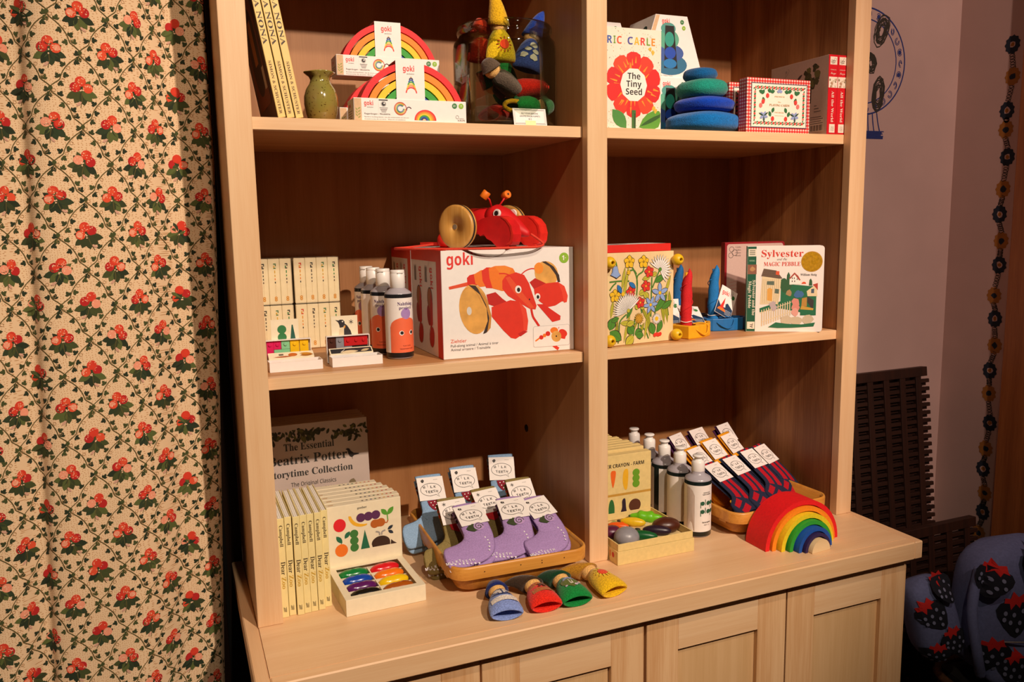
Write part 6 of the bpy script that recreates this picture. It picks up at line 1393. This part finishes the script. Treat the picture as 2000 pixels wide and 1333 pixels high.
def pouch(name, parent, loc, rot, a, b_, h, prints, n=40, m=18, topk=.55):
    B = MB(); rg = []
    def prof(t): 
        e_ = min(1, (1-abs(2*t-1)**5)); return max(.12, e_**.5)*(1-.12*t)
    for j in range(m+1):
        t = j/m; k = prof(t); rg.append([(a*k*math.copysign(abs(math.cos(q))**.6, math.cos(q)), b_*k*math.copysign(abs(math.sin(q))**.75, math.sin(q)), h*t) for q in [2*PI*i/n for i in range(n)]])
    B.loft(rg, BGM)
    def fn(x, y, hh):
        k = prof(max(0, min(1, y/h))); u = max(-.985, min(.985, x/(a*k))); ct = abs(u)**(1/.6); s_ = math.sqrt(max(0, 1-ct*ct))
        return Vector((x, -b_*k*s_**.75-hh, y))
    p = Print(B, fn=fn, eps=.0022, step=.0005, fan=True)
    for q in prints: strawb(p, *q)
    return B.build(name, parent, loc, rot)
bag = thing('printed_bag', 'dusty blue bag printed with dark strawberries sitting on the wicker hamper at lower right', 'bag', (1.752, -.105, -.448), math.radians(-12))
pouch('main_compartment', bag, (0, .03, 0), (0, 0, 0), .160, .080, .345, [(-.06, .175, .050, .05), (.075, .205, .046, .15), (.025, .09, .045, .1), (-.115, .08, .043, .05), (-.01, .29, .047, -.1), (.15, .1, .045, .2), (.145, .30, .045, .1), (-.13, .27, .040, -.3)])
pouch('front_pocket', bag, (.02, -.030, -.004), (0, 0, 0), .145, .042, .110, [(-.09, .055, .043, .1), (.035, .06, .044, .0), (.13, .05, .042, .1)])
pouch('side_pocket', bag, (-.195, .03, .06), (0, math.radians(-16), math.radians(-10)), .060, .055, .205, [(-.01, .13, .040, .5), (.02, .055, .036, .1), (-.03, .03, .034, -.2), (.03, .185, .03, .2)])
b = MB(); b.tube(bez([(-.10, -.046, .118), (.02, -.075, .121), (.14, -.052, .118)], 8), .0022, mt('B8B4B0', .3, metal=.7), 6); b.build('zip', bag)
b = MB(); b.tube(bez([(-.135, -.01, .29), (-.165, -.03, .20), (-.158, -.045, .10), (-.13, -.03, .03)], 8), .012, BGM, 8); b.build('strap', bag)
b = MB(); b.box(-.02, .07, -.078, -.066, .286, .312, mt('C89A78', .7, .1, 90), .004); b.build('leather_patch', bag)
ham = thing('wicker_hamper', 'dark wicker hamper at the lower right corner under the strawberry bag', 'hamper', (1.755, -.105, FL+.0005), math.radians(-10))
WK = wood('dark_wicker', '6A4626', '3E2814', 'z', 4, .6); b = MB()
for k in range(26):
    for j in range(15):
        z = .015+.0255*j; a = 2*PI*k/26; a2 = 2*PI*(k+1)/26; o_ = .006*(1 if (k+j) % 2 else -1); R1_ = lambda q: (.175*math.copysign(abs(math.cos(q))**.6, math.cos(q)), .115*math.copysign(abs(math.sin(q))**.6, math.sin(q)))
        p0, p1 = R1_(a), R1_(a2); s_ = 1+o_/.15; b.add([(p0[0], p0[1], z), (p0[0]*s_*.5+p1[0]*s_*.5, p0[1]*s_*.5+p1[1]*s_*.5, z), (p1[0], p1[1], z), (p0[0], p0[1], z+.018), ((p0[0]+p1[0])*s_*.5, (p0[1]+p1[1])*s_*.5, z+.018), (p1[0], p1[1], z+.018)], [(0, 1, 4, 3), (1, 2, 5, 4)], WK, True)
b.build('woven_body', ham)
b = MB(); b.tube([(.178*math.copysign(abs(math.cos(q))**.6, math.cos(q)), .118*math.copysign(abs(math.sin(q))**.6, math.sin(q)), .398) for q in [2*PI*k/40 for k in range(40)]], .0105, WK, 8, closed=True); b.build('rim', ham)
b = MB(); b.box(-.15, .15, -.09, .09, .38, .405, mt('1E1A16', .8)); b.build('lid', ham)
b = MB(); b.box(-.028, .028, -.0005, .0005, -.02, .02, WHITE); p = front(b, -.028, -.0005, -.02); p.frame(.002, .002, .054, .038, .0006, GREY); p.text('CHILDRENS CLOTHING', .028, .026, .0030, BLACK, 'plain', 'c', w=.042); p.text('PLEASE ASK', .028, .019, .0030, BLACK, 'plain', 'c', w=.03); p.text('FOR SIZES', .028, .012, .0030, BLACK, 'plain', 'c', w=.03)
tag(b.build('price_tag', loc=(1.752, -.245, -.520), rot=(math.radians(-6), 0, math.radians(-12))), 'small white printed card hanging on the wicker hamper', 'price card')
